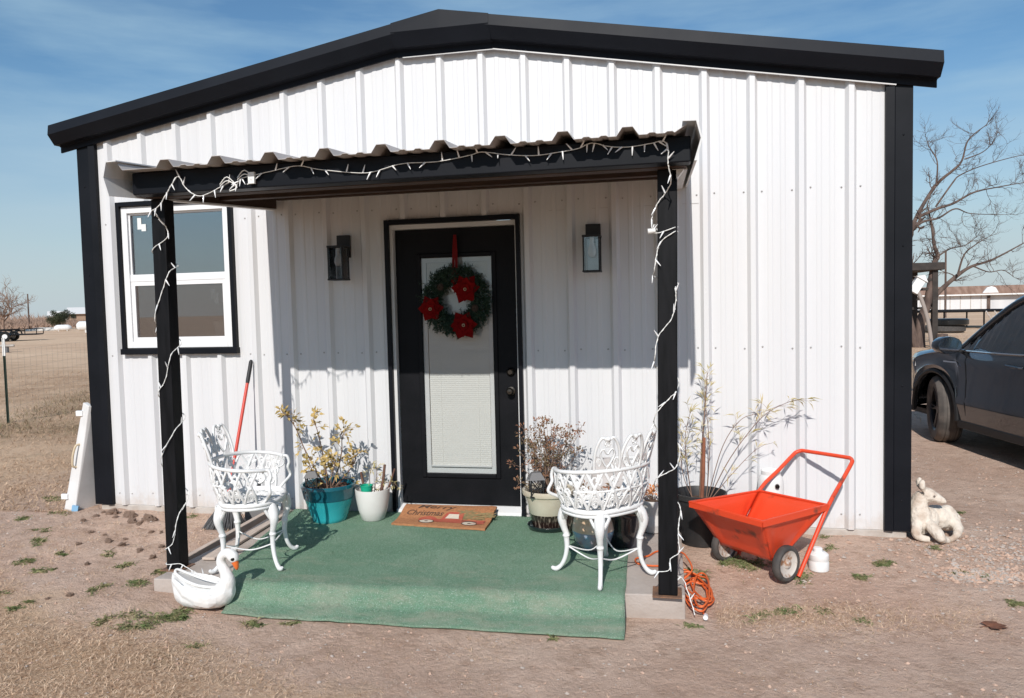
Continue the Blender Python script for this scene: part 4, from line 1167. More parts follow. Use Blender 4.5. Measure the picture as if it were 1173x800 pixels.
# ------------------------------------------------------------------ broom and dustpan
t=thing('broom','broom with a red handle and grey bristles leaning on the wall under the window','broom',(1.42,-.24,0))
g=MB(); bx,by,bzz=1.405,-.24,gz(1.4,-.24)
p0=Vector((1.415,-.395,.20)); p1=Vector((1.447,-.045,1.21))
P1=p0.lerp(p1,.83)
g.tube([p0,P1],.0125,10); g.build('handle',M_hred,t,world=True,smooth=50)
g=MB(); g.tube([P1,P1.lerp(p1,.1),p1.lerp(P1,.08),p1],[.0135,.0155,.0155,.009],12); g.build('grip',M_grip,t,world=True,smooth=50)
g=MB(); g.prism([(1.335,.155),(1.495,.155),(1.455,.225),(1.375,.225)],'y',-.42,-.37); g.build('broom_head',M_grey,t,world=True,bevel=.006)
g=MB()
for k in range(420):
    u=rnd.random(); v=rnd.random(); a=Vector((lerp(1.340,1.490,u),lerp(-.417,-.373,v),.158))
    b=Vector((lerp(1.23,1.55,u)+rnd.uniform(-.012,.012),lerp(-.47,-.34,v),max(gz(1.3,-.24)+.003,rnd.uniform(.0,.012))))
    g.tube([a,(a+b)/2+Vector((rnd.uniform(-.006,.006),0,0)),b],[.0022,.0022,.0016],4,caps=False)
g.build('bristles',M_bristle,t,world=True,recalc=False)
t=thing('dustpan','grey dustpan standing upright behind the broom bristles','dustpan',(1.54,-.18,gz(1.54,-.18)))
g=MB(); g.add([(-.11,-.035,0),(.12,-.035,0),(.12,.03,0),(-.11,.03,0),(-.10,-.02,.21),(.11,-.02,.21),(.11,.035,.21),(-.10,.035,.21)],[(0,3,2,1),(4,5,6,7),(0,1,5,4),(1,2,6,5),(2,3,7,6),(3,0,4,7)])
g.build('pan',M_grey,t,bevel=.01)
g=MB(); g.tube([(0,.005,.2),(-.002,.02,.28),(-.004,.03,.335)],[.014,.012,.013],8); g.build('pan_handle',M_grip,t,smooth=50)

# ------------------------------------------------------------------ white panel leaning on the left corner
t=thing('white_lid_panel','white insulated panel with handle and hinges leaning on the left corner of the building','panel',(-.2,-.02,0))
zb=gz(-.22,0)-.005
b0=Vector((-.300,-.045,zb)); b1=Vector((-.165,-.085,zb-.01)); tv=Vector((.205,.035,.885)); th=Vector((.075,.24,0))
# a thick slab: broad face towards the viewer-left, edge with blue tape
g=MB()
A_=[b0,b1,b1+Vector((.075,.22,0)),b0+Vector((.03,.20,0))]
B_=[p+tv for p in A_]; B_[1]=A_[1]+tv*.985+Vector((-.045,.0,0)); B_[2]=B_[1]+Vector((.02,.03,0)); B_[3]=B_[0]+Vector((.02,.03,0))
g.add(A_+B_,[(0,3,2,1),(4,5,6,7),(0,1,5,4),(1,2,6,5),(2,3,7,6),(3,0,4,7)])
g.build('panel_body',M_lid,t,world=True,bevel=.006)
def onp(u,v,off=0):
    a=A_[0].lerp(A_[1],u); b=B_[0].lerp(B_[1],u); n=(A_[1]-A_[0]).cross(tv).normalized()
    return a.lerp(b,v)+n*off
for v in (.13,.90):
    g=MB(); p=onp(-.02,v,.012); g.box((-.025,-.014,-.022),(.035,.010,.022),0,Matrix.Translation(p)); g.build('hinge',M_vinyl,t,world=True,bevel=.004)
g=MB()
pts=[onp(.55,.42,.0),onp(.52,.43,.03),onp(.50,.50,.04),onp(.50,.56,.04),onp(.52,.62,.03),onp(.55,.63,.0)]
g.tube(spline(pts,4),.009,8); g.build('handle',M_tan,t,world=True,smooth=60)
g=MB(); a=A_[1]; 
g.bar(A_[1]+Vector((.004,-.001,.002)),A_[1]+tv*.07+Vector((.001,-.001,0)),.02,.05); g.build('blue_tape',M_bluetape,t,world=True)

# ------------------------------------------------------------------ red cart
GC=gz(5.1,-.7)
t=thing('garden_cart','red two wheeled steel garden cart with a tapered tray and tall tube handle','cart',(5.06,-.70,GC))
rimP=[Vector(p) for p in ((4.688,-.660,.362),(5.064,-1.040,.362),(5.478,-.640,.362),(5.128,-.330,.362))]   # L,N,R,F
dl=Vector((.70,.71,0)).normalized(); ax_=Vector((.70,-.71,0)).normalized()
botm=[Vector((4.872,-.562,.085)),Vector((5.135,-.835,.085))]
botm+= [botm[1]+dl*.16+Vector((0,0,.03)),botm[0]+dl*.16+Vector((0,0,.03))]
g=MB(); th=.004
def quadgrid(a,b,c,d,nu,nv,fn):
    o=len(g.v)
    for j in range(nv+1):
        for i in range(nu+1):
            u,v=i/nu,j/nv
            p=a.lerp(b,u).lerp(d.lerp(c,u),v); p=fn(p,u,v); g.v.append(tuple(p))
    for j in range(nv):
        for i in range(nu):
            k=o+j*(nu+1)+i; g.f.append((k,k+1,k+nu+2,k+nu+1)); g.m.append(0)
cen=sum(rimP,Vector())/4
def panel_fn(nrm):
    def f(p,u,v):
        e=min(u,1-u,v,1-v); k=sm((e-.10)/.07)
        return p-nrm*(.009*k)+nrm*.003*noise.noise(p*6)
    return f
for i in range(4):
    a,b=rimP[i],rimP[(i+1)%4]; c,d=botm[(i+1)%4],botm[i]
    nrm=(b-a).cross(d-a).normalized()
    if nrm.dot((a+b)/2-cen)<0: nrm=-nrm
    quadgrid(a,b,c,d,18,14,panel_fn(nrm))
quadgrid(*botm,6,6,lambda p,u,v:p)
tray=g.build('tray',M_red,t,world=True,smooth=50,recalc=False)
so_=tray.modifiers.new('thick','SOLIDIFY'); so_.thickness=.004
g=MB(); g.tube([p+Vector((0,0,.002)) for p in rimP],.008,7,closed=True)
for i in range(4):
    a,b=rimP[i],rimP[(i+1)%4]; o=((a+b)/2-cen); o.z=0; o.normalize(); g.bar(a+o*.004-Vector((0,0,.014)),b+o*.004-Vector((0,0,.014)),.004,.028,0)
g.build('rolled_rim',M_red,tray,smooth=50) if False else g.build('rolled_rim',M_red,t,world=True,smooth=50)
# frame and handle
TL=Vector((5.405,-.055,.578)); TR=Vector((5.695,-.315,.578))
LoR=Vector((5.292,-.775,GC+.012)); LoL=Vector((4.985,-.46,GC+.012))
Rr=rimP[2]+Vector((.004,.010,-.004)); Fr=rimP[3]+Vector((-.0,.018,-.004))
dR=(TR-Rr).normalized(); dL=(TL-Fr).normalized(); cr=(TR-TL).normalized()
pts=[LoL,LoL.lerp(Fr,.5),Fr,Fr.lerp(TL,.5)]+[TL-dL*.05,TL-dL*.02+cr*.008,TL+cr*.025-dL*.004,TL+cr*.06,TR-cr*.06,TR-cr*.025-dR*.004,TR-dR*.02-cr*.008,TR-dR*.05]+[Rr.lerp(TR,.5),Rr,LoR.lerp(Rr,.5),LoR]
g=MB(); g.tube(spline(pts,3),.0125,10); g.build('handle_tube',M_red,t,world=True,smooth=60)
g=MB()
wR=Vector((5.215,-.835,GC+.105)); wL=Vector((4.900,-.520,GC+.105))
g.tube([wL,wR],.008,8)
for w in (wL.lerp(wR,.08),wL.lerp(wR,.90)): g.bar(w,w+Vector((0,0,.10))+dl*.05,.03,.006,0,ax_); 
g.bar(wR.lerp(wL,.1),LoR+Vector((0,0,.04)),.025,.006,0,ax_); g.bar(wL.lerp(wR,.1),LoL+Vector((0,0,.04)),.025,.006,0,ax_)
g.build('axle_frame',M_red,t,world=True,smooth=40)
for w,lab in ((wR,1),(wL,-1)):
    Mz=Matrix.Translation(w)@Vector((0,0,1)).rotation_difference(ax_).to_matrix().to_4x4()
    g=MB(); pr=[(.078,-.022),(.092,-.024),(.102,-.017),(.105,-.006),(.105,.006),(.102,.017),(.092,.024),(.078,.022),(.076,0),(.078,-.022)]
    g.lathe(pr,40,0,Mz)
    wh=thing('wheel_tmp','x','x') if False else g.build('wheel',M_rubber,t,world=True,smooth=40)
    g=MB()
    for s in (-1,1): g.lathe([(.079,s*.018),(.074,s*.0195),(.066,s*.012),(.03,s*.008),(.022,s*.02),(.010,s*.024),(0,s*.024)],32,0,Mz)
    r_=g.build('wheel_rim',M_rust,wh,smooth=40); r_.data.transform(t.matrix_basis.inverted())
# ------------------------------------------------------------------ tanks by the cart
t=thing('gas_cylinder','white gas cylinder with a dark valve standing against the wall behind the red cart','gas cylinder',(5.225,-.115,gz(5.22,-.12)))
g=MB(); g.lathe([(0,.0),(.074,0),(.080,.012),(.083,.03),(.083,.36),(.078,.40),(.06,.43),(.025,.446),(0,.447)],32); g.build('tank_shell',M_tank,t,smooth=50)
g=MB(); g.lathe([(.062,.415),(.062,.452),(.059,.455),(.057,.452),(.057,.417)],28); g.build('collar',M_tank,t,smooth=40)
g=MB(); g.tube([(.030,-.070,.365),(.030,-.095,.365)],[.015,.014],12); g.build('valve_knob',M_eye,t,smooth=40)
t=thing('white_canister','small round white canister with a screw lid on the dirt beside the cart wheel','canister',(5.432,-.615,gz(5.43,-.615)-.003))
g=MB(); g.lathe([(0,0),(.05,0),(.056,.006),(.057,.055),(.054,.060),(.054,.064),(.057,.069),(.055,.098),(.038,.112),(0,.113)],36); g.build('canister_body',M_tank,t,smooth=40)
g=MB(); g.lathe([(.027,.110),(.027,.132),(.022,.137),(0,.138)],24,0,Matrix.Translation((-.006,0,0))); g.build('lid',M_vinyl,t,smooth=40)

# ------------------------------------------------------------------ orange cord
pts=[]
r2=random.Random(5)
z0=gz(4.72,-1.1)
for k in range(70):
    a=2*PI*k/10.6; n_=k//10.6
    ex=.062+.022*math.sin(n_*2.1+1); ey=.20+.075*math.sin(n_*1.7)
    sk=.16*math.sin(n_*2.9)
    u_,v_=ex*math.cos(a),ey*math.sin(a)
    pts.append((4.715+.02*math.sin(n_*4.1)+u_+v_*(sk-.10),-1.06+.06*math.sin(n_*3.3)+v_,z0+.010+.0007*k+.012*abs(math.sin(k*1.3))))
pts+=[(4.69,-.93,z0+.10),(4.665,-.80,.07),(4.62,-.72,.075),(4.50,-.70,.068),(4.44,-.80,.068),(4.37,-.86,.069),(4.39,-.95,.069),(4.50,-.97,.069),(4.60,-.90,.07)]
start=[(4.745,-1.345,z0+.01),(4.735,-1.28,z0+.012)]
t=thing('extension_cord','orange extension cord coiled on the dirt beside the right post','cord',(4.72,-1.05,z0))
g=MB(); g.tube(spline(start+pts,4),.0052,6); g.build('cable',M_cord,t,world=True,smooth=60)
g=MB(); g.tube([(4.742,-1.385,z0+.014),(4.744,-1.36,z0+.014),(4.745,-1.34,z0+.013)],[.013,.013,.008],10); g.build('plug',M_vinyl,t,world=True,smooth=50)

# ------------------------------------------------------------------ fawn statue
fx,fy=6.235,.02
t=thing('fawn_statue','weathered cream statue of a lying fawn at the right corner of the building','statue',(fx,fy,gz(fx,fy)-.006),R(-4))
t.scale=(.93,.95,.98)
g=MB()
E_=lambda c,r:g.ell(c,r,20,14)
E_((-.065,.0,.130),(.082,.088,.110)); E_((-.02,.03,.12),(.088,.085,.088)); E_((.06,.08,.125),(.105,.085,.082)); E_((.130,.10,.120),(.070,.072,.088))
g.tube(spline([(-.072,-.0,.17),(-.076,-.0,.215),(-.066,-.003,.255),(-.042,-.006,.292)],4),[.076,.074,.072,.070,.067,.064,.061,.058,.055,.052,.050,.048,.047],14)
g.tube(spline([(-.046,-.006,.298),(.0,-.012,.292),(.045,-.016,.274),(.080,-.018,.258)],4),[.046,.048,.050,.049,.046,.042,.037,.033,.030,.027,.025,.024,.022],14)
g.ell((.083,-.018,.258),(.014,.016,.014),10,8)
for s in (-1,1):
    b=Vector((-.050,s*.024-.006,.328)); 
    g.tube([b,b+Vector((-.012,s*.012,.028)),b+Vector((-.014,s*.016,.055)),b+Vector((-.008,s*.014,.074))],[.015,.024,.021,.008],10)
g.tube(spline([(-.085,-.035,.13),(-.105,-.085,.085),(-.112,-.115,.052),(-.07,-.125,.032),(-.035,-.115,.026)],4),[.040,.040,.039,.038,.037,.036,.034,.031,.028,.026,.024,.022,.021,.02,.02,.02,.02],12)
g.tube(spline([(-.02,-.06,.11),(.012,-.13,.075),(.028,-.165,.048),(.055,-.13,.030),(.09,-.10,.026)],4),[.042,.042,.041,.04,.038,.037,.035,.033,.030,.027,.025,.022,.02,.02,.02,.019,.018],12)
g.tube(spline([(.160,.07,.10),(.176,.01,.075),(.155,-.05,.050),(.115,-.075,.026),(.075,-.07,.022)],4),[.050,.048,.044,.04,.036,.032,.029,.026,.024,.022,.020,.019,.018,.018,.018,.018,.017],12)
g.tube([(.19,.12,.14),(.212,.12,.115),(.215,.115,.085)],[.018,.016,.008],10)
b=g.build('fawn_body',M_deer,t); remesh(b,.0055,2)
tx=bpy.data.textures.new('rough_cast','CLOUDS'); tx.noise_scale=.045; tx.noise_depth=3
dm=b.modifiers.new('rough','DISPLACE'); dm.texture=tx; dm.strength=.012; dm.mid_level=.5
M_we=mat('worn_eye',(.18,.14,.12),.7)
for s in (-1,1):
    g=MB(); g.ell((.012,-.014+s*.045,.300),(.007,.005,.006),8,6); g.build('eye',M_we,t)

# ------------------------------------------------------------------ string lights
def bulb_mesh():
    g=MB(); g.tube([(0,0,0),(0,0,.012),(0,0,.026),(0,0,.044)],[.0044,.0044,.0034,.0012],7); return g
def light_string(label,paths,nb,loc,rad=.0027,nm='string_lights'):
    t=thing(nm,label,'string lights',loc,0,'white mini string lights')
    g=MB(); P=[]
    for p in paths:
        S=spline(p,6); P+=S
        S2=[q+Vector((.0028*math.sin(i*1.9),.0028*math.cos(i*1.9),0)) for i,q in enumerate(S)]
        g.tube(S,rad*.8,6); g.tube(S2,rad*.7,5)
    g.build('cable',M_wire,t,world=True,smooth=60)
    step=max(1,len(P)//nb); b0=None; L0=Vector(loc)
    for k in range(step//2,len(P)-1,step):
        d=Vector((rnd.uniform(-.8,.8),rnd.uniform(-.6,-.05),rnd.choice((-1,-1,-.5,.8)))).normalized()
        if b0 is None: b0=bulb_mesh().build('bulb',M_frost,t,smooth=60); b=b0
        else: b=b0.copy(); COL.objects.link(b); b.parent=t
        b.location=P[k]-L0; b.rotation_mode='QUATERNION'; b.rotation_quaternion=Vector((0,0,1)).rotation_difference(d)
        b.scale=(1,1,1)
    return t
SB=[(1.782,2.141),(1.84,2.171),(1.913,2.267),(1.964,2.321),(2.011,2.252),(2.094,2.208),(2.219,2.25),(2.286,2.276),(2.31,2.255),(2.335,2.285),(2.364,2.293),(2.518,2.316),(2.671,2.335),(2.794,2.309),(3.012,2.278),(3.108,2.282),(3.25,2.311),(3.436,2.31),(3.601,2.33),(3.673,2.343),(3.797,2.322),(3.937,2.309),(4.059,2.318),(4.153,2.329),(4.22,2.351),(4.303,2.329),(4.397,2.321),(4.504,2.331),(4.551,2.338),(4.581,2.315),(4.58,2.229)]
t=light_string('white mini light string draped along the black front beam of the porch',[[(x,-1.572,z) for x,z in SB]],58,(3.1,-1.57,2.3))
g=MB()
for c in ((2.27,2.262),(2.375,2.292)):
    for k in range(2): g.tube(spline([(c[0]-.05,-1.58,c[1]-.01*k),(c[0],-1.59,c[1]+.035-.02*k),(c[0]+.05,-1.58,c[1]-.02),(c[0]+.01,-1.588,c[1]-.04)],4),.0028,5)
g.box((2.392,-1.590,2.255),(2.428,-1.574,2.315)); g.build('plug',M_wire,t,world=True)
def spiral(fronts,x0,x1,yf):
    # each front run goes over the face of the post; back runs join them behind it
    P=[]
    for i,f in enumerate(fronts):
        xs_=[p[0] for p in f]
        P+=[(p[0],yf-.004,p[1]) for p in f]
        if i<len(fronts)-1:
            a=f[-1]; b=fronts[i+1][0]; yb=yf+(x1-x0)+.012
            za=lerp(a[1],b[1],.33); zb=lerp(a[1],b[1],.66)
            P+=[(x0-.006 if a[0]<(x0+x1)/2 else x1+.006,yb-.02,za),(x0-.004 if b[0]<(x0+x1)/2 else x1+.006,yb,zb)]
    return P
lf=[[(1.832,2.063),(1.755,2.01),(1.657,1.946)],[(1.760,1.815),(1.71,1.71),(1.650,1.55)],[(1.745,1.335),(1.70,1.19),(1.648,1.109)],[(1.742,.888),(1.644,.717)],[(1.738,.381),(1.70,.231),(1.645,.183)],[(1.645,.097),(1.735,.102)]]
lf[0][0]=(1.757,2.063)
light_string('white mini light string wound down the left porch post',[[(1.80,-1.56,2.13),(1.77,-1.47,2.10)]+spiral(lf,1.65,1.738,-1.40)+[(1.79,-1.42,.09),(1.90,-1.47,.075),(1.985,-1.50,.073)]],26,(1.70,-1.40,1.2))
rt_=[[(4.610,1.944),(4.53,1.92),(4.500,1.93)],[(4.612,1.924),(4.542,1.876),(4.52,1.812),(4.508,1.734)],[(4.610,1.646),(4.612,1.581),(4.59,1.49),(4.523,1.4),(4.505,1.294)],[(4.606,1.118),(4.579,1.091),(4.505,1.003)],[(4.606,.742),(4.562,.707),(4.500,.668)],[(4.612,.434),(4.610,.371),(4.612,.294),(4.57,.258),(4.56,.198),(4.502,.187)]]
t=light_string('white mini light string wound down the right porch post',[[(4.58,-1.57,2.229),(4.594,-1.52,2.155),(4.566,-1.43,2.111),(4.529,-1.415,2.068),(4.499,-1.408,1.997)]+spiral([[(4.500,1.985)]]+rt_,4.513,4.612,-1.40)+[(4.62,-1.33,.14),(4.655,-1.34,.07),(4.69,-1.37,z0+.02)]],30,(4.56,-1.40,1.2))
g=MB(); g.tube([(4.515,-1.415,1.931),(4.478,-1.42,1.928)],[.012,.014],8); g.build('plug',M_wire,t,world=True,smooth=50)

# ------------------------------------------------------------------ parked car (heading local +x, near side local +y)
car=thing('parked_car','dark grey suv parked on the dirt right of the building','car',(8.31,3.80,gz(8.3,3.8)-.01),R(99))
WB=2.75; WRAD=.362; XF,XR=0.0,-WB
def halfw(x):
    if x>.35: return .925-.42*((x-.35)/.58)**2.6
    if x<-3.0: return .925-.26*((-3.0-x)/.70)**3
    return .925
def beltz(x): return 1.035-.02*sm((x+1)/1.2)+.05*sm((-x-.8)/2.5)
def hoodz(x): return 1.075-.13*sm((x+.35)/1.25)
def botz(x):
    z=.255 if -3.0<x<.4 else .30
    for xc in (XF,XR):
        d=abs(x-xc)
        if d<.455: z=max(z,.36+math.sqrt(max(0,.455**2-d**2))*.93-.02)
    return z
XS=sorted(set([round(-3.70+.05*i,3) for i in range(93)]+[.455,-.455,-WB+.455,-WB-.455,.93]))
XS=[x for x in XS if x<=.93]
def side_ring(x):
    w=halfw(x); b=botz(x); out=[]
    zt=beltz(x) if x<-.42 else lerp(beltz(x),hoodz(x)-.035,sm((x+.42)/.3))
    for t,k in ((0,.965),(.02,.975),(.12,.985),(.28,1.0),(.34,1.006),(.40,.992),(.62,.985),(.80,.992),(.86,1.0),(.92,.985),(1,.955)):
        z=lerp(max(b,.24),zt,t)
        if b>.4: z=lerp(b,zt,t)
        out.append((w*k-(.01 if t==0 else 0),z))
    return out,zt
g=MB()
rings=[]
for x in XS:
    s,zt=side_ring(x); w=halfw(x)
    if x>-.42:
        h=hoodz(x); top=[(w*.90,zt+.022),(w*.80,h-.005),(w*.5,h+.02),(0,h+.03)]
    else:
        top=[(w*.92,zt+.012),(w*.86,zt+.010),(w*.5,zt+.0),(0,zt)]
    half=s+top
    rings.append([(x,y,z) for y,z in half]+[(x,-y,z) for y,z in half[-2::-1]])
g.loft(rings,closed=False,caps=False)
# nose and tail closing faces, underbody
for r in (rings[0],rings[-1]): g.add(r,[tuple(range(len(r)))])
body=g.build('body',M_carp,car,smooth=38)
g=MB(); g.box((-3.6,-.78,.24),(.8,.78,.30)); g.box((-3.0,-.86,.22),(-.50,.86,.30)); 
for xc in (XF,XR): g.box((xc-.5,-.60,.28),(xc+.5,.60,.86))
g.build('underbody',M_carblk,car)
# wheel arch lips and sill cladding
for s in (1,-1):
    for xc in (XF,XR):
        A=[]; g=MB()
        for i in range(25):
            a=PI*i/24; x=xc+.462*math.cos(a); z=.345+.455*math.sin(a)*.96
            if i in (0,24): z=.30
            A.append((x,s*(halfw(x)*.985+.004),z))
        g.tube(A,.024,6,flat=(0,1,0)); g.build('wheel_arch',M_carblk,car,smooth=50)
    g=MB(); g.box((-2.28,s*.885,.235),(-.47,s*.918,.315)); g.build('sill_cladding',M_carblk,car,bevel=.008)
# doors: lower crease strips and seams modelled as dark gaps
g=MB()
for s in (1,-1):
    for x in (-.62,-1.62,-2.62):
        P=[(x+.0,s*(halfw(x)*k+.0015),z) for k,z in ((.978,.34),(1.000,.46),(1.005,.50),(.992,.56),(.985,.75),(.992,.86),(1.0,.92),(.985,.97),(.956,1.03))]
        g.tube(P,.0035,4,caps=False)
    g.tube([(-.62,s*.906,.34),(-1.6,s*.906,.34),(-2.3,s*.906,.34)],.0035,4,caps=False)
g.build('door_gap',M_eye,body)
for s in (1,-1):
    for x in (-1.42,-2.40):
        g=MB(); y=s*.918
        g.tube([(x-.11,y,.925),(x-.105,y+s*.028,.93),(x+.09,y+s*.028,.937),(x+.10,y,.937)],.012,7); g.build('door_handle',M_carp,car,smooth=50)
    g=MB(); g.tube([(-.52,s*.897,1.03),(-1.2,s*.897,1.036),(-2.2,s*.897,1.062),(-2.95,s*.885,1.085)],.009,6); g.build('chrome_strip',M_chrome,car,smooth=50)
    g=MB(); g.bar((-.47,s*.930,.905),(-.22,s*.930,.90),.006,.016); g.bar((-.47,s*.930,.905),(-.50,s*.928,.86),.006,.012); g.build('side_vent',M_chrome,car)
# greenhouse
RP=[(-.36,.80,1.045),(-1.05,.68,1.50),(-1.60,.66,1.615),(-2.4,.655,1.63),(-3.1,.66,1.575),(-3.62,.74,1.13)]
def roofline(x):
    for a,b in zip(RP,RP[1:]):
        if b[0]<=x<=a[0]:
            t=(a[0]-x)/(a[0]-b[0]); return lerp(a[1],b[1],t),lerp(a[2],b[2],t)
SP=spline(RP,8)
g=MB(); rings=[]
for p in SP:
    if p.x>-1.0 or p.x<-3.15: continue
    rings.append([(p.x,p.y+.02,p.z-.03),(p.x,p.y,p.z+.005),(p.x,p.y*.75,p.z+.045),(p.x,0,p.z+.062),(p.x,-p.y*.75,p.z+.045),(p.x,-p.y,p.z+.005),(p.x,-p.y-.02,p.z-.03)])
g.loft(rings,closed=False,caps=False); o=g.build('roof',M_carp,car,smooth=50,recalc=False); q=o.modifiers.new('t','SOLIDIFY'); q.thickness=.03
for s in (1,-1):
    rail_=[(p.x,s*(p.y+.018),p.z-.012) for p in SP]
    g=MB(); g.tube(rail_,.032,8); g.build('roof_pillar',M_carp,car,smooth=60)
    for xb,xt,w in ((-1.63,-1.72,.045),(-2.60,-2.66,.05)):
        y,z=roofline(xt); g=MB(); g.bar((xb,s*.868,1.045),(xt,s*(y+.005),z-.02),w,.10 if False else .03,0,(0,s,.3)); g.build('door_pillar',M_carblk,car)
    for x0,x1 in ((-.46,-1.63),(-1.66,-2.60),(-2.64,-3.40)):
        g=MB(); n=12; L=[]
        for i in range(n+1):
            x=lerp(x0,x1,i/n); y,z=roofline(min(-.365,x)); b=beltz(x)+.002
            L.append(((x,s*(.870 if x>-3 else .860),b),(x-.0,s*(y+.012),max(z-.012,b+.002))))
        for a,b in L: g.v+= [a,b]
        for i in range(n): g.f.append((2*i,2*i+2,2*i+3,2*i+1)); g.m.append(0)
        g.build('side_window',M_cglass,car,recalc=False)
    yb=s*.90
    g=MB(); m_=Matrix.Translation((-.50,s*1.05,1.085))@Matrix.Rotation(R(9*s),4,'Z')@Matrix.Scale(1.22,4)
    g.loft([[(x,y*k,z*k) for y,z in [(.115*math.cos(2*PI*i/16)*(1.0),.075*math.sin(2*PI*i/16)) for i in range(16)]] for x,k in ((.085,.35),(.07,.7),(.03,.97),(-.03,1.0),(-.05,.96))],0,True,True,m_)
    mi=g.build('mirror_housing',M_carp,car,smooth=50)
    g=MB(); g.loft([[(x,y*k,z*k) for y,z in [(.115*math.cos(2*PI*i/16),.075*math.sin(2*PI*i/16)) for i in range(16)]] for x,k in ((-.051,.90),(-.053,.90))],0,True,True,m_); g.build('mirror_glass',M_chrome,mi)
    g=MB(); g.bar((-.50,s*.87,1.02),(-.50,s*.97,1.03),.06,.03); g.build('mirror_arm',M_carblk,mi)
    # lamps
    g=MB(); g.loft([[(x,s*(halfw(x)*.985+.006),z) for z in (.80,.82,.88,.895)]+[(x-.02,s*(halfw(x)*.985-.05),z) for z in (.895,.80)] for x in (.42,.55,.68,.80,.88)]); g.build('headlight',M_lens,car,smooth=40)
    g=MB(); g.loft([[(x,s*(halfw(x)*.98+.006),z) for z in (.86,.98)]+[(x+.02,s*(halfw(x)*.9),z) for z in (.98,.86)] for x in (-3.30,-3.45,-3.60,-3.69)]); g.build('tail_light',mat('red_lens',(.25,.01,.01),.15,coat=1),car,smooth=40)
g=MB()
for a,b,nm in ((0,1,'windscreen'),(4,5,'rear_window')):
    g=MB(); p,q=RP[a],RP[b]; n=8
    for i in range(n+1):
        t=i/n; y=lerp(p[1],q[1],t)-.01; x=lerp(p[0],q[0],t); z=lerp(p[2],q[2],t)+.012
        g.v+=[(x,-y,z),(x+.05*(1 if a==0 else -1),0,z+.01),(x,y,z)]
    for i in range(n):
        k=i*3; g.f+=[(k,k+1,k+4,k+3),(k+1,k+2,k+5,k+4)]; g.m+=[0,0]
    g.build(nm,M_cglass,car,smooth=60,recalc=False)
# rear bumper and tailgate
g=MB(); g.loft([[(-3.66-d,y,z) for z,d in ((.30,.02),(.36,.09),(.52,.10),(.60,.05),(.62,.0),(.30,-.04))] for y in (-.70,-.5,0,.5,.70)]); g.build('rear_bumper',M_carblk,car,bevel=.01)
g=MB(); g.loft([[(-3.70-d*(1-(y/.75)**4),y,z) for z,d in ((.64,.0),(.70,.05),(.86,.065),(1.02,.04),(1.09,.0))] for y in [-.70+.14*i for i in range(11)]],closed=False,caps=False); g.build('tailgate',M_carp,car,smooth=50)
g=MB(); g.box((-3.775,-.24,.72),(-3.765,.24,.84)); g.build('number_plate',M_vinyl,car)
# grille and bumper details
g=MB(); 
for k in range(4): g.box((.915,-.42,.62+k*.06),(.94,.42,.645+k*.06))
g.box((.90,-.55,.36),(.935,.55,.50)); g.build('grille',M_carblk,car)
for x,y in ((-1.35,.38),(-1.35,-.38)):
    g=MB(); g.loft([[(x+dx-.12*h,y+yy,.55+.62*h) for dx,yy in ((.06,.22-.05*h),(.06,-.22+.05*h),(-.06,-.22+.05*h),(-.06,.22-.05*h))] for h in (0,.5,.85,.95,1)]); g.box((x-.25-.05,y-.07,1.16),(x-.13-.05,y+.07,1.33)); g.build('seat',M_seatm,car,bevel=.02)
g=MB(); g.box((-.75,-.80,.80),(-.50,.80,1.02)); g.build('dashboard',M_carblk,car,bevel=.03)
g=MB(); g.tube([(-.90+.03*math.cos(2*PI*i/20),.38+.18*math.sin(2*PI*i/20),.95+.18*math.cos(2*PI*i/20)) for i in range(20)],.014,6,closed=True); g.build('steering_wheel',M_carblk,car,smooth=60)
def car_wheel(x,y,s,steer):
    M_=Matrix.Translation((x,y,WRAD))@Matrix.Rotation(steer,4,'Z')@Matrix.Rotation(R(-90*s),4,'X')
    g=MB(); w=.115
    pr=[(.235,-w+.01),(.25,-w),(.32,-w-.004),(.345,-w+.012),(.358,-w+.035),(.362,-.075),(.362,-.056),(.355,-.055),(.355,-.046),(.362,-.045),(.362,-.010),(.355,-.009),(.355,.009),(.362,.010),(.362,.045),(.355,.046),(.355,.055),(.362,.056),(.362,.075),(.358,w-.035),(.345,w-.012),(.32,w+.004),(.25,w),(.235,w-.01),(.23,0),(.235,-w+.01)]
    g.lathe(pr,56,0,M_); ty=g.build('tyre',M_tyre,car,smooth=35)
    g=MB(); g.lathe([(.236,-.1),(.232,-.08),(.225,.06),(.24,.10),(.236,.106),(.218,.09),(.214,-.08),(.236,-.1)],48,0,M_)
    g.lathe([(0,.075),(.045,.075),(.06,.06),(.06,.02),(0,.02)],24,0,M_)
    for k in range(5):
        for d in (-.10,.10):
            a=2*PI*k/5+d
            g.loft([[(r*math.cos(a)-q*wd*math.sin(a),r*math.sin(a)+q*wd*math.cos(a),z+dz_) for q,dz_ in ((-1,0),(-.6,.02),(.6,.02),(1,0))] for r,wd,z in ((.045,.014,.055),(.13,.012,.06),(.222,.014,.072))],0,True,True,M_)
    g.build('wheel_rim',M_rimm,car,smooth=35)
    g=MB(); g.lathe([(0,.0),(.15,.0),(.15,.02),(0,.02)],32,0,M_); g.build('brake_disc',M_metal,car,smooth=35)
for x,y,s,st in ((XF,.80,1,R(-16)),(XF,-.80,-1,R(-16)),(XR,.80,1,0),(XR,-.80,-1,0)): car_wheel(x,y,s,st)

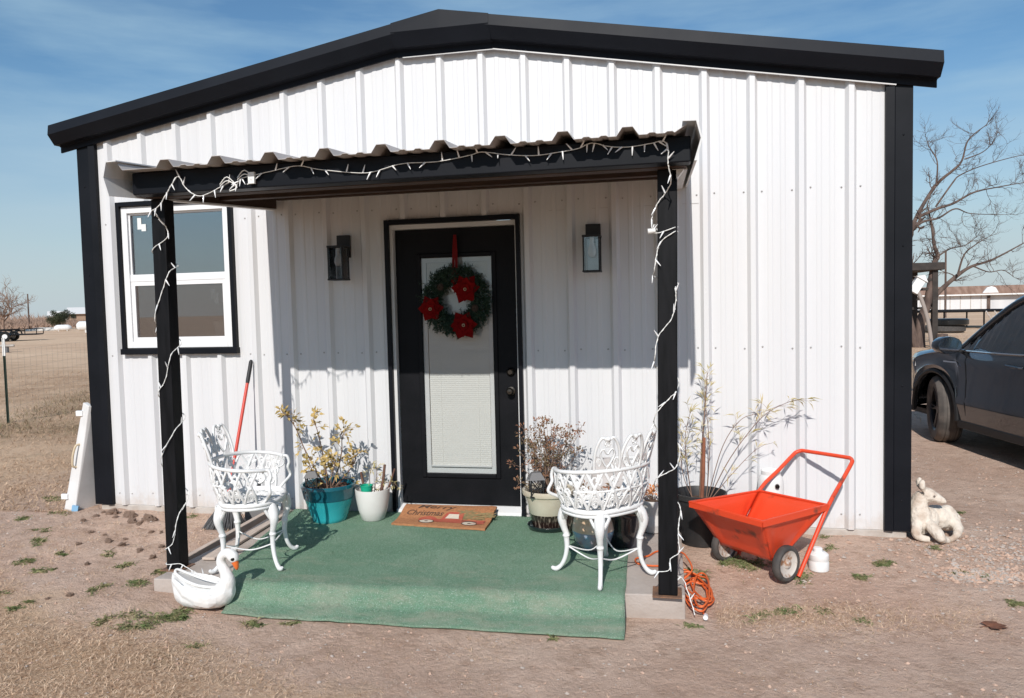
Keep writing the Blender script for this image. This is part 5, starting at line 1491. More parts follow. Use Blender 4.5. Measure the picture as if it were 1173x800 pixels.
# ------------------------------------------------------------------ vegetation near the building
# weed tufts
def weed(x,y,s,n,label,grp,dry=False):
    z=gz(x,y)
    t=thing('weed_tuft',label,'weed',(x,y,z-.003),0,grp)
    g=MB(); th=rnd.gauss(.15,.5); el=rnd.uniform(.35,.8); sub=[(rnd.gauss(0,.5)*s,rnd.gauss(0,.5)*s*el,rnd.uniform(.25,.6)*s) for _ in range(rnd.randint(3,7))]
    for k in range(n):
        c=rnd.choice(sub); u,v=c[0]+rnd.gauss(0,.5)*c[2],c[1]+rnd.gauss(0,.42)*c[2]
        x_,y_=u*math.cos(th)-v*math.sin(th),u*math.sin(th)+v*math.cos(th)
        b=Vector((x_,y_,gz(x+x_,y+y_)-z+.002)); a=rnd.uniform(0,2*PI)
        d=Vector((math.cos(a),math.sin(a),abs(rnd.gauss(.35,.35))))
        q=rnd.random()
        if q<.65: g.leaf(b,d,(rnd.gauss(0,.4),rnd.gauss(0,.4),1),rnd.uniform(.010,.026),rnd.uniform(.004,.009),0,rnd.uniform(.1,.5))
        else: g.leaf(b,d,(rnd.gauss(0,.4),rnd.gauss(0,.4),1),rnd.uniform(.025,.055),rnd.uniform(.0025,.004),0,rnd.uniform(.1,.5))
    g.build('foliage',M_drygreen if dry else M_weed,t,recalc=False)
WL='small low green weed tuft growing in the bare dirt'
weed(1.90,-1.85,.15,800,'largest bright green weed patch in the dirt in front of the swan planter','green weed tufts')
weed(1.99,-1.80,.08,300,'dense green weed patch touching the front of the swan planter','green weed tufts')
for x,y,s,n in [(1.612,-1.934,.075,120),(1.443,-1.457,.07,110),(.204,-.899,.07,110),(.453,-1.258,.065,100),(.606,-1.067,.05,70),(1.314,-1.652,.06,80),(2.419,-1.748,.06,80),(5.836,-.448,.075,130),(5.632,-.73,.05,90),(5.16,-1.197,.075,90),(6.23,-.647,.06,80),(5.322,-1.138,.06,60),(-.695,.259,.10,170),(-.423,-.377,.08,110),(.733,-1.379,.06,80),(1.178,-1.24,.06,70),(4.94,-.62,.10,170),(4.85,-.50,.08,110),(5.12,-.56,.08,100),(5.41,-.50,.06,80),(5.574,-.32,.05,60),(4.016,-1.72,.025,26),(6.147,-.2,.06,60),(2.252,-2.079,.035,40),(6.313,-.995,.07,70),(1.50,-1.30,.06,70),(.05,-.62,.05,60),(.95,-1.05,.05,60),(-1.4,-.1,.1,120),(-1.0,.9,.1,120),(4.80,-.85,.06,70),(4.74,-.70,.06,70),(5.30,-.76,.09,110),(.80,-1.72,.07,90),(1.12,-1.86,.07,90),(6.6,.6,.07,70),(6.9,-.1,.06,60),(1.58,-1.25,.08,90),(1.52,-1.05,.06,60),(2.6,-1.74,.06,60),(4.70,-1.45,.05,50),(5.6,-.06,.05,40),(4.85,-.08,.06,50),(.9,-.10,.05,40),(-.25,-.25,.06,60),(5.0,-1.28,.06,60),(5.55,-1.22,.05,50)]:
    weed(x+rnd.gauss(0,.03),y+rnd.gauss(0,.03),s*rnd.uniform(.8,1.5),int(n*rnd.uniform(1.2,2.4)),WL,'green weed tufts')
# dirt clods near the foundation
CL=[(.256,-.155,.05),(.437,-.183,.065),(.663,-.278,.055),(.151,-.217,.04),(.196,-.405,.03),(.619,-.682,.035),(.893,-.846,.035),(1.037,-.629,.03),(1.295,-1.065,.045),(1.121,-.965,.04),(1.149,-1.753,.03),(1.254,-1.712,.035),(.582,-.886,.03),(.961,-1.243,.035),(.677,-.392,.055),(.142,-.12,.04),(.50,-.25,.04),(.56,-.33,.05),(.60,-.22,.035),(.74,-.33,.045),(.35,-.25,.03),(.82,-.72,.03),(.75,-.8,.035),(.45,-.62,.03),(.9,-.55,.03),(1.2,-.85,.035)]
clod=None
for i,(x,y,s) in enumerate(CL):
    s*=rnd.uniform(.45,.8)*(1.25 if i<3 else .8)
    if i%6==0:
        g=MB(); sd=rnd.random()*50
        g.ell((0,0,0),(1,1,1),30,20); 
        g.v=[tuple(Vector(p)*(1+.5*noise.noise(Vector(p)*1.4+Vector((sd,0,0)))+.34*noise.noise(Vector(p)*3.2+Vector((sd,1,0)))+.30*noise.noise(Vector(p)*6.5+Vector((sd,1,5))))) for p in g.v]
        clod=g.build('dirt_clod',M_clod,smooth=25); o=clod
    else:
        o=clod.copy(); COL.objects.link(o)
    o.location=(x,y,gz(x,y)+s*.25); o.scale=(s*rnd.uniform(.8,1.3),s*rnd.uniform(.8,1.2),s*rnd.uniform(.55,.85)); o.rotation_euler=(rnd.uniform(-.4,.4),rnd.uniform(-.4,.4),rnd.uniform(0,6))
    tag(o,'loose brown clod of dug up dirt lying left of the porch','clod','loose dirt clods')
# fallen leaf
t=thing('fallen_leaf','curled brown leaf lying on the dirt at the right','leaf',(6.13,-1.25,gz(6.13,-1.25)+.004),R(20))
g=MB()
for a,L in ((0,.10),(.5,.085),(-.5,.085),(1.1,.06),(-1.1,.06)): g.leaf((-.03,0,.006),(math.cos(a),math.sin(a),.10+.12*abs(a)),(0,0,1),L,.06,0,.12)
g.tube([(-.03,0,.01),(-.07,.01,.003)],.002,5); g.build('leaf_blade',M_leafd,t,recalc=False)
# gravel
g=MB()
def stone(x,y,s):
    o=len(g.v); z=gz(x,y)+s*.15; a=rnd.uniform(0,6); 
    pts=[]
    for k in range(6):
        b=a+2*PI*k/6; r=s*rnd.uniform(.7,1.2); pts.append((x+r*math.cos(b),y+r*math.sin(b)*.8,z+rnd.uniform(-.2,.2)*s))
    pts.append((x+rnd.uniform(-.2,.2)*s,y,z+s*rnd.uniform(.4,.75))); pts.append((x,y,z-s*.5))
    g.v+=pts
    mi_=0 if rnd.random()<.5 else 1
    for k in range(6):
        l=(k+1)%6; g.f.append((o+k,o+l,o+6)); g.f.append((o+l,o+k,o+7)); g.m+=[mi_,mi_]
for k in range(9000):
    q=rnd.random()
    if q<.22: x=rnd.gauss(6.7,.45); y=rnd.gauss(-.30,.26)+(x-6.4)*.25
    elif q<.42: x=rnd.gauss(6.32,.10); y=rnd.gauss(-.60,.05)
    elif q<.75: x=rnd.uniform(4.8,9); y=rnd.uniform(-2.2,3)
    else: x=rnd.uniform(-1,4.6); y=rnd.uniform(-2.8,0)
    if 1.6<x<4.75 and y>-1.7: continue
    if .0<x<6.12 and y>-.03: continue
    stone(x,y,rnd.choice((.004,.005,.006,.007,.009,.012,.018 if q<.42 else .008)))
o=g.build('gravel',[M_stone,M_clod],kind='stuff',recalc=False)

# ------------------------------------------------------------------ dry grass
def blades(name,m,count,place,L,W,tilt):
    g=MB(); V,F=g.v,g.f; k=0; tries=0
    while k<count and tries<count*12:
        tries+=1
        q=place()
        if q is None: continue
        x,y,sc_=q
        if 1.55<x<4.8 and y>-1.72: continue
        if -.05<x<6.2 and y>-.02: continue
        z=gz(x,y); a=rnd.uniform(0,2*PI); el=abs(rnd.gauss(tilt[0],tilt[1])); l=rnd.uniform(*L)*sc_; w=rnd.uniform(*W)*sc_
        dx,dy=math.cos(a),math.sin(a); ce,se=math.cos(el),math.sin(el); b=rnd.gauss(0,.5)
        n=len(V)
        mx_=x+dx*l*.55*ce; my_=y+dy*l*.55*ce; mz_=z+l*.55*se+.002
        ex=x+dx*l*ce-dy*l*b*.5; ey=y+dy*l*ce+dx*l*b*.5; ez=z+l*se*.8+.002
        V.extend([(x-dy*w,y+dx*w,z),(x+dy*w,y-dx*w,z),(mx_+dy*w*.7,my_-dx*w*.7,mz_),(mx_-dy*w*.7,my_+dx*w*.7,mz_),(ex,ey,ez)])
        F.extend([(n,n+1,n+2,n+3),(n+3,n+2,n+4)]); g.m+=[0,0]; k+=1
    return g.build(name,m,kind='stuff',recalc=False)
def dens(x,y): return .5+.9*noise.noise((x*1.6,y*1.6,11))+.5*noise.noise((x*5,y*5,4))
def front():
    x=rnd.uniform(-.6,4.4); y=rnd.uniform(-3.1,-1.2)
    e=-1.0*y-.33*x+.5*noise.noise((x*1.3,y*1.3,2))
    if e<1.25 or rnd.random()>sm((e-1.2)/.5)*max(.08,dens(x,y)+.15): return None
    return x,y,rnd.uniform(.7,1.1)
blades('dry_grass',M_straw,62000,front,(.022,.075),(.0007,.0016),(.10,.20))
def right_strip():
    x=rnd.uniform(4.3,6.2); y=rnd.gauss(-1.28-(x-4.5)*-.06,.10)
    if rnd.random()>max(0,dens(x,y))*(1.2-.55*(x-4.3)): return None
    return x,y,rnd.uniform(.6,1)
blades('dry_grass',M_straw,5200,right_strip,(.018,.06),(.0007,.0016),(.15,.25))
def field():
    d=rnd.random()**1.5*16+.5; t=rnd.uniform(-.1,1)
    x=-.4-d*.75+rnd.uniform(-1.6,1.9)*(.5+d*.25); y=-.6+d*.9
    if x>-.15 and y>-.3: return None
    if x>.9: return None
    if dens(x*.6,y*.6)<rnd.random()*.9: return None
    return x,y,rnd.uniform(.7,1.2)*(1+d*.05)
blades('field_grass',M_straw2,42000,field,(.03,.07),(.0014,.003),(.2,.25))
def sparse():
    x=rnd.uniform(-1.5,1.6); y=rnd.uniform(-1.7,.8)
    if dens(x*1.5,y*1.5)<.62: return None
    return x,y,rnd.uniform(.5,.9)
blades('dry_grass',M_straw,5000,sparse,(.02,.06),(.001,.002),(.3,.3))
def debris():
    x=rnd.uniform(-1.2,7.2); y=rnd.uniform(-2.9,.3)
    if noise.noise((x*2.3,y*2.3,21))+.35*noise.noise((x*9,y*9,2))<rnd.random()*.55: return None
    return x,y,rnd.uniform(.4,1.0)
blades('dry_grass',M_straw,9000,debris,(.012,.05),(.0007,.0018),(.08,.18))
blades('dry_grass',M_drygreen,2600,debris,(.010,.035),(.0009,.002),(.10,.22))
def fenceline():
    t=rnd.uniform(-.8,4.5); x=-5.2-1.47*t*1.0+rnd.gauss(0,.35)+rnd.uniform(0,1)*.3; y=4.2+3.28*t+rnd.gauss(0,.35)
    if rnd.random()>.5+noise.noise((x,y,5)): return None
    return x,y,rnd.uniform(.7,1.6)
blades('fence_weeds',M_drygreen,9000,fenceline,(.04,.12),(.002,.004),(.45,.4))
def bandline():
    t=rnd.random(); x=lerp(-7.5,.6,t)+rnd.gauss(0,.1); y=lerp(2.2,5.6,t)+rnd.gauss(0,.45)
    if rnd.random()>.55+noise.noise((x*.8,y*.8,5)): return None
    return x,y,rnd.uniform(.6,1.3)
blades('fence_weeds',M_drygreen,12000,bandline,(.03,.09),(.0016,.0035),(.3,.4))
def rightfield():
    x=rnd.uniform(7.5,22); y=rnd.uniform(5,30)
    if dens(x*.5,y*.5)<rnd.random(): return None
    return x,y,rnd.uniform(.9,1.6)
blades('field_grass',M_straw2,16000,rightfield,(.04,.12),(.002,.005),(.45,.3))

# ------------------------------------------------------------------ bare tree on the right
LIMBS={
'L1':[(12.19,21.0,3.62),(12.41,21.08,4.2),(13.01,21.26,5.14),(13.52,21.39,5.61),(13.91,21.49,5.95),(14.05,21.55,6.57),(14.52,21.67,6.98)],
'L1b':[(13.91,21.49,5.95),(14.45,21.61,6.15),(14.73,21.68,6.42),(14.98,21.75,6.69)],
'L1c':[(13.01,21.26,5.14),(13.06,21.31,5.9),(12.82,21.29,6.41),(12.64,21.27,6.75)],
'L2':[(12.36,21.07,4.11),(12.99,21.21,4.38),(13.62,21.35,4.58),(14.22,21.5,4.9),(14.85,21.63,5.0),(15.81,21.84,5.17)],
'L2b':[(12.99,21.22,4.46),(13.49,21.36,5.2),(13.82,21.44,5.47),(14.45,21.59,5.73),(15.46,21.81,5.96),(16.09,21.94,6.02)],
'L3':[(12.25,21.02,3.73),(12.52,21.09,3.97),(13.07,21.21,4.1),(13.53,21.32,4.36),(14.16,21.45,4.24),(15.11,21.64,4.16)],
'L0':[(12.39,20.84,0.0),(12.08,20.84,1.07),(11.93,20.87,2.18),(11.99,20.93,3.01),(12.19,21.0,3.62)],
'T':[(12.45,20.86,0.0),(12.47,20.9,0.78),(12.68,20.98,1.36),(12.85,21.07,2.27),(12.94,21.11,2.71),(13.03,21.14,2.88),(12.92,21.14,3.27),(12.86,21.15,3.82),(12.72,21.16,4.52)],
'T2':[(12.68,20.98,1.36),(13.18,21.11,1.82),(13.73,21.25,2.28),(14.14,21.35,2.54),(14.82,21.5,2.75),(15.78,21.73,3.28)],
'T2b':[(13.65,21.23,2.28),(13.79,21.29,2.91),(14.15,21.39,3.24),(14.56,21.48,3.45)],
'T2c':[(13.03,21.14,2.88),(13.46,21.24,3.12),(13.93,21.34,3.22),(14.29,21.43,3.51)],
'T2d':[(14.14,21.35,2.54),(14.55,21.42,2.34),(14.95,21.51,2.38),(15.36,21.58,2.15)],
}
RAD={'L0':(.12,.10),'L1':(.075,.012),'L1b':(.022,.006),'L1c':(.03,.006),'L2':(.06,.010),'L2b':(.03,.008),'L3':(.05,.008),'T':(.17,.02),'T2':(.10,.016),'T2b':(.035,.008),'T2c':(.03,.007),'T2d':(.025,.006)}
tree=thing('bare_tree','leafless spreading tree with a forked trunk behind the car','tree',(12.42,20.86,0))
gt=MB(); gc=MB()
def twigs(g,p,d,L,r,depth,jx=.5):
    if depth==0 or L<.08: return
    n=5; P=[Vector(p)]; dd=Vector(d).normalized()
    for i in range(n):
        dd=(dd+Vector((rnd.gauss(0,.20),rnd.gauss(0,.20),rnd.gauss(.05,.18)))).normalized(); P.append(P[-1]+dd*L/n)
    g.tube(P,[lerp(r,r*.45,i/n) for i in range(n+1)],5,caps=False)
    for i in range(1,n+1):
        for q in range(2 if depth>1 else 1):
            if rnd.random()<(.42 if i<n else .9):
                s=Vector((rnd.gauss(0,1),rnd.gauss(0,1),rnd.gauss(.1,.8))).normalized()
                twigs(g,P[i],(dd+s*.85),L*rnd.uniform(.45,.75),r*.55,depth-1)
for k,pts in LIMBS.items():
    P=[Vector(p) for p in pts]
    zoff=rnd.uniform(-.4,.4)
    for i in range(1,len(P)): 
        if k not in('L0','T'): P[i].y+=noise.noise((i*.9,zoff*9,1))*.5
    P[0].z-=.15 if P[0].z<.1 else 0
    S=spline(P,6); n=len(S); r0,r1=RAD[k]
    rr=[lerp(r0,r1,(i/(n-1))**.8)*(1+.12*noise.noise((i*.5,zoff,3))) for i in range(n)]
    (gt if k in('L0','T') else gc).tube(S,rr,9)
    for i in range(n//4 if k not in ('T','L0') else n//2,n):
        for q in range(2):
            if rnd.random()<.24:
                d=(S[min(i+1,n-1)]-S[i-1]).normalized()
                s=Vector((rnd.gauss(0,1),rnd.gauss(0,.8),rnd.gauss(.25,.8))).normalized()
                twigs(gc,S[i],d*.6+s,rnd.uniform(.30,.66),max(.009,rr[i]*.32),3)
    twigs(gc,S[-1],S[-1]-S[-2],.45,r1*.9,3)
gt.build('trunk',M_bark,tree,world=True,smooth=70,recalc=False); gc.build('crown',M_bark,tree,world=True,smooth=70,recalc=False)
def small_tree(name,label,x,y,h,spread,m,grp=None,r=.09,dep=4):
    t=thing(name,label,'tree',(x,y,gz(x,y)-.1),0,grp); g=MB(); g2=MB()
    P=spline([(0,0,0),(rnd.uniform(-.05,.05)*h,0,h*.18),(rnd.uniform(-.06,.06)*h,0,h*.36)],4)
    g.tube(P,[lerp(r,r*.7,i/(len(P)-1)) for i in range(len(P))],7)
    for k in range(9):
        i=rnd.randint(len(P)//2,len(P)-1); a=rnd.uniform(0,2*PI)
        twigs(g2,P[i],(math.cos(a)*spread,math.sin(a)*spread,1.0),h*rnd.uniform(.35,.6),r*.5,dep)
    g.build('trunk',m,t,smooth=60,recalc=False); g2.build('crown',m,t,smooth=60,recalc=False)
small_tree('bare_tree','reddish leafless tree at the far left edge beyond the trailer',-72.8,70.7,4.9,.85,M_brushtw,None,.16,4)
small_tree('bare_tree','thin leafless tree far off beside the left corner of the building, above the white tank',-75,92,6.0,.6,M_brushtw,None,.13,3)
# far juniper
jx,jy=-82.2,89.3
t=thing('juniper_tree','dark green round juniper on the left horizon','tree',(jx,jy,0))
g=MB()
lobes=[(rnd.uniform(-1.5,1.5),rnd.uniform(-1,1),rnd.uniform(.7,2.5)) for _ in range(26)]
for k in range(7000):
    c=rnd.choice(lobes); v=Vector((rnd.gauss(0,1),rnd.gauss(0,1),rnd.gauss(0,1))).normalized()*rnd.uniform(.2,.62)*(1.1-.16*c[2])
    p=Vector(c)+v
    if p.z<.05: continue
    g.leaf(p,v+Vector((0,0,.3)),(rnd.gauss(0,1),rnd.gauss(0,1),1),rnd.uniform(.10,.22),rnd.uniform(.05,.10),0,.1)
g.build('crown',M_jun,t,recalc=False); g=MB(); g.tube([(0,0,-.2),(0,0,1.6)],[.16,.08],8); g.build('trunk',M_bark,t,smooth=60)
# far scrub belts
def scrub(name,pts,depth,hmax,count,seed,wk=1.0):
    r3=random.Random(seed); g=MB(); V,F=g.v,g.f
    for k in range(count):
        t=r3.random()*(len(pts)-1); i=int(t); u=t-i
        x=lerp(pts[i][0],pts[i+1][0],u)+r3.gauss(0,depth*.3); y=lerp(pts[i][1],pts[i+1][1],u)+r3.uniform(0,depth)
        hh=hmax*(.35+.65*abs(noise.noise((x*.09,y*.02,seed)))*1.7)*r3.uniform(.25,1)
        ln=r3.uniform(-.5,.5)*hh; ln2=r3.uniform(-.5,.5)*hh; w=(.05+.10*r3.random())*wk; z=gz(x,y)-.1; z0=z+hh*r3.uniform(0,.55)
        n=len(V); V.extend([(x-w,y,z0),(x+w,y,z0),(x+ln,y+ln2,z+hh)]); F.append((n,n+1,n+2)); g.m.append(0)
    return g.build(name,M_brushtw,kind='stuff',recalc=False)
scrub('far_scrub',[(-175,80),(-120,100),(-95,108),(-60,125)],16,3.0,22000,3,1.3)
scrub('far_scrub',[(-420,260),(-250,330),(-120,380),(60,420),(250,380),(420,300)],60,6.5,26000,4,2.5)
scrub('far_scrub',[(14,104),(40,102),(90,92)],12,2.4,12000,8,1.2)
scrub('far_scrub',[(11.5,27),(13.4,27.5)],1.2,1.7,900,9,.25)

# ------------------------------------------------------------------ things far off on the left
t=thing('utility_pole','thin bare utility pole on the left horizon behind the scrub','utility pole',(-103.2,105.5,0)); g=MB(); g.tube([(0,0,-.3),(.06,0,5.9)],[.14,.10],8); g.build('pole_shaft',M_bark,t,smooth=60)
t=thing('utility_pole','thin dark utility pole rising behind the right tree','utility pole',(26.25,60.6,0)); g=MB(); g.tube([(0,0,-.3),(0,0,5.3)],[.09,.07],8); g.build('pole_shaft',M_bark,t,smooth=60)
t=thing('gas_tank','long white farm gas tank lying on legs by the left corner of the building','gas tank',(-53.35,62.7,0),R(38))
g=MB(); Mx=Matrix.Rotation(R(90),4,'Y'); L=3.0
g.lathe([(0,-L/2-.35),(.25,-L/2-.30),(.45,-L/2-.12),(.5,-L/2),(.5,L/2),(.45,L/2+.12),(.25,L/2+.30),(0,L/2+.35)],32,0,Matrix.Translation((0,0,.72))@Mx); g.build('tank_shell',M_tank,t,smooth=50)
g=MB(); g.lathe([(.18,0),(.18,.18),(.15,.24),(0,.25)],20,0,Matrix.Translation((.2,0,1.18))); g.build('valve_dome',M_tank,t,smooth=50)
for x in (-1.0,1.0): 
    g=MB(); g.box((x-.06,-.35,-.1),(x+.06,.35,.32)); g.build('leg',M_tank,t)
t=thing('gas_tank','small white tank lying on the grass left of the big one','gas tank',(-66.0,72.1,0),R(38))
g=MB(); g.lathe([(0,-.95),(.22,-.85),(.36,-.6),(.38,-.5),(.38,.5),(.36,.6),(.22,.85),(0,.95)],28,0,Matrix.Translation((0,0,.42))@Mx); g.build('tank_shell',M_tank,t,smooth=50)
g=MB(); g.box((-.5,-.25,-.1),(-.4,.25,.12)); g.box((.4,-.25,-.1),(.5,.25,.12)); g.build('leg',M_tank,t)
t=thing('overturned_boat','long low pale overturned boat lying in the dry field','boat',(-73,76,0),R(36))
g=MB(); g.loft([[(x,w*math.cos(a),h*math.sin(a)) for a in [PI*i/10 for i in range(11)]] for x,w,h in ((-1.75,.05,.12),(-1.4,.35,.30),(-.6,.55,.45),(.4,.6,.48),(1.5,.5,.45),(1.7,.46,.40))]); g.build('boat_hull',M_pipe,t,smooth=50)
g=MB(); g.box((-2.6,-.2,-.05),(-1.0,.25,.22)); g.build('support_beam',M_dwood,t)
# house
t=thing('farm_house','low tan house with a pale roof far behind the white tank','house',(-116.2,133.4,.9),R(42))
g=MB(); g.box((-3.0,-3,-1.2),(3.0,3,1.55)); g.build('wall',M_housew,t)
g=MB(); g.prism([(-3.5,1.5),(3.5,1.5),(0,2.9)],'x',-3.3,3.3); g.build('roof',M_houser,t)
for x in (-2.6,1.5):
    g=MB(); g.box((x,-3.05,.6),(x+.9,-2.99,1.3)); g.build('window',M_eye,t)
t=thing('farm_shed','small pale shed with pitched roof left of the far tan house','shed',(-121.4,131.6,.6),R(42))
g=MB(); g.box((-1.6,-1.5,-1),(1.6,1.5,1.5)); g.build('wall',M_houser,t); g=MB(); g.prism([(-1.8,1.45),(1.8,1.45),(0,2.5)],'x',-1.8,1.8); g.build('roof',M_houser,t)
# trailer
t=thing('utility_trailer','low black utility trailer parked in the field at the left edge','trailer',(-42.6,40.8,0),R(30))
g=MB(); g.box((-2.4,-.9,.42),(2.4,.9,.50)); g.build('trailer_bed',M_bpost,t)
g=MB()
for x in (-2.4,-1.2,0,1.2,2.4):
    for y in (-.9,.9): g.bar((x,y,.48),(x,y,.85),.05,.05,0,(0,1,0))
for y in (-.9,.9): g.bar((-2.4,y,.85),(2.4,y,.85),.05,.05)
g.bar((2.4,-.9,.85),(2.4,.9,.85),.05,.05); g.build('side_rail',M_bpost,t)
for x in (-.4,.45):
    for y in (-1.02,1.02):
        g=MB(); g.lathe([(.18,-.1),(.34,-.1),(.36,-.06),(.36,.06),(.34,.1),(.18,.1),(.18,-.1)],28,0,Matrix.Translation((x,y,.36))@Matrix.Rotation(R(90),4,'X')); w=g.build('wheel',M_eye,t,smooth=40)
        g=MB(); g.lathe([(0,-.08),(.17,-.08),(.17,.08),(0,.08)],20,0,Matrix.Translation((x,y,.36))@Matrix.Rotation(R(90),4,'X')); g.build('wheel_rim',M_vinyl,w)
g=MB()
for y in (-1.02,1.02): g.tube([(-.95,y,.45),(-.85,y,.74),(-.5,y,.80),(.55,y,.80),(.9,y,.74),(1.0,y,.45)],.05,6)
g.build('fender',M_bpost,t,smooth=40)
t=thing('pipe_stack','low pale pipe rack lying in the grass in front of the trailer','pipes',(-26.4,24.2,0),R(38))
g=MB()
for k in range(3): g.tube([(-1.8,k*.12-.12,.33),(1.0,k*.12-.12,.33)],.055,10)
g.build('pipe',M_found,t,smooth=50); g=MB()
for x in (-1.2,.7): g.box((x-.06,-.3,-.05),(x+.06,.3,.27))
g.build('rack_leg',M_grey,t)
# fence
fp=[(-5.2,4.27),(-6.67,7.55),(-8.2,10.9),(-9.7,14.2)]; fp0=(-3.7,1.0)
for i,(x,y) in enumerate(fp[:1]):
    t=thing('fence_post','dark steel fence post with a white painted tip at the left edge','fence post',(x,y,gz(x,y)))
    g=MB(); g.box((-.022,-.004,-.3),(.022,.004,1.02)); g.box((-.004,-.02,-.3),(.004,.02,1.02)); g.build('post_shaft',M_tsteel,t)
    g=MB(); g.box((-.0235,-.0055,1.02),(.0235,.0055,1.29)); g.box((-.0055,-.0215,1.02),(.0055,.0215,1.29)); g.build('white_tip',M_tip,t)
t=thing('wire_fence','thin wire mesh fence running back from the white tipped post','fence',(-5.2,4.27,0))
g=MB()
A0=Vector((-5.2,4.27,0)); A1=Vector((-14.0,23.9,0))
for k in range(8):
    z=.08+k*.145; g.tube([A0+Vector((0,0,z)),(A0+A1)/2+Vector((0,0,z-.01)),A1+Vector((0,0,z))],.0012,4,caps=False)
for k in range(90):
    p=A0.lerp(A1,k/90); g.tube([p+Vector((0,0,.08)),p+Vector((0,0,1.1))],.0010,4,caps=False)
g.build('wire_mesh',M_fwire,t,world=True,recalc=False)

# ------------------------------------------------------------------ things far off on the right
t=thing('storage_shed','long low white metal shed with a rusty roof beyond the field on the right','shed',(40,85.2,0),R(-14))
g=MB(); g.box((-8.6,-2.5,-.3),(-1.6,2.5,1.75)); g.build('wall',M_white,t)
g=MB(); g.box((-1.55,-2.35,-.3),(9,2.5,1.72)); g.build('wall',M_shedw,t)
g=MB(); g.prism([(-3.0,1.76),(3.0,1.76),(3.0,1.86),(0,2.75),(-3.0,1.86)],'x',-8.9,9.3); g.build('roof',M_shedr,t)
g=MB(); g.box((-8.9,-3.06,1.72),(4,-2.95,1.86)); g.build('eave_board',M_tank,t)
for k in range(7):
    x=-8+k*.95; g=MB(); g.box((x,-2.54,-.2),(x+.05,-2.5,1.74)); g.build('seam_batten',M_found,t)
g=MB(); g.box((-1.75,-2.62,-.3),(-1.45,-2.3,1.75)); g.build('corner_post',M_bark,t)
t=thing('white_camper_cap','small white rounded box on the roof edge of the far shed','box',(38.0,83.2,1.93),R(-14)); 
g=MB(); g.prism([(-.75,0),(.75,0),(.5,.55),(.1,.72),(-.3,.62)],'y',-.3,.3); g.build('box_shell',M_tank,t,bevel=.05)
# trampoline-like black frame
t=thing('trampoline','low black trampoline frame with leg posts in the field behind the tree','trampoline',(19.3,37.8,0),R(-10))
g=MB(); n=36; g.tube([(2.6*math.cos(2*PI*i/n),1.5*math.sin(2*PI*i/n),.86) for i in range(n)],.06,8,closed=True)
g.build('ring_frame',M_bpost,t,smooth=60)
g=MB(); g.add([(2.5*math.cos(2*PI*i/n),1.42*math.sin(2*PI*i/n),.85) for i in range(n)]+[(2.5*math.cos(2*PI*i/n),1.42*math.sin(2*PI*i/n),.83) for i in range(n)],[tuple(range(n)),tuple(range(2*n-1,n-1,-1))]+[(i,(i+1)%n,(i+1)%n+n,i+n) for i in range(n)]); g.build('jumping_mat',M_eye,t)
for a in (0.3,1.3,1.9,2.9,3.7,4.4,5.1,5.8):
    g=MB(); g.tube([(2.55*math.cos(a),1.48*math.sin(a),.86),(2.55*math.cos(a),1.48*math.sin(a),-.05)],.04,7); g.build('leg',M_bpost,t,smooth=60)
g=MB()
for s in (-.18,.18): g.bar((1.6+s,-2.0,-.02),(1.2+s,-1.5,.85),.05,.04)
for k in range(3): g.bar((1.42-.1*k,-2.0+.13*k,.2+.2*k),(1.78-.1*k,-2.0+.13*k,.2+.2*k),.05,.03)
g.build('ladder',M_rust,t)
# tyres on the ground
for k,(x,y,z) in enumerate(((17.0,32.6,.0),(17.1,32.5,.30))):
    t=thing('old_tyre',('lower' if k==0 else 'upper')+' of two big black tyres stacked on the grass behind the tree','tyre',(x,y,z))
    g=MB(); g.lathe([(.48,.02),(.78,.0),(.85,.05),(.85,.25),(.78,.30),(.48,.28),(.52,.15),(.48,.02)],36); g.build('tyre_casing',M_rubber if k==0 else M_eye,t,smooth=40)
# dark wooden shelter behind the tree
t=thing('timber_shelter','dark timber shelter with a flat roof beside the right corner of the building','shelter',(12.2,22.0,0))
g=MB(); g.box((-1.6,-1.2,2.44),(.93,1.2,2.68)); g.build('roof',M_dwood,t,bevel=.02)
for x in (-1.4,.70):
    for y in (-1.0,1.0): g=MB(); g.box((x-.08,y-.08,-.1),(x+.08,y+.08,2.44)); g.build('post',M_dwood,t)
g=MB(); g.box((-1.3,.9,.9),(.62,.98,2.1)); 
for k in range(4): g.box((-1.3,-1.05,1.2+.3*k),(.62,-1.0,1.28+.3*k))
g.build('slat_panel',M_dwood,t)
# slanting pole with a white bird house
t=thing('bird_house','white bird house on a slanting grey pole leaning at the tree','bird house',(12.60,20.2,0))
g=MB(); g.tube(spline([(0,.0,-.1),(-.08,.1,.75),(-.22,.25,1.45),(-.36,.40,1.9)],4),.06,8); g.build('pole_shaft',mat('grey_pole',(.30,.25,.22),.85),t,smooth=60)
g=MB(); Mt=Matrix.Translation((-.34,.38,1.98))@Matrix.Rotation(R(32),4,'Y'); g.box((-.14,-.12,-.26),(.14,.12,.22),0,Mt); g.build('box_shell',M_tank,t,bevel=.01)
g=MB(); g.prism([(-.2,.2),(.2,.2),(0,.36)],'y',-.16,.16,0,Mt); g.build('roof',M_tank,t)
# stump at the tree
t=thing('tree_stump','short cut stump beside the trunk of the right tree','stump',(13.0,20.6,0)); g=MB(); g.lathe([(.24,-.1),(.18,.05),(.16,.42),(0,.44)],16); g.build('stump_wood',M_bark,t,smooth=40)

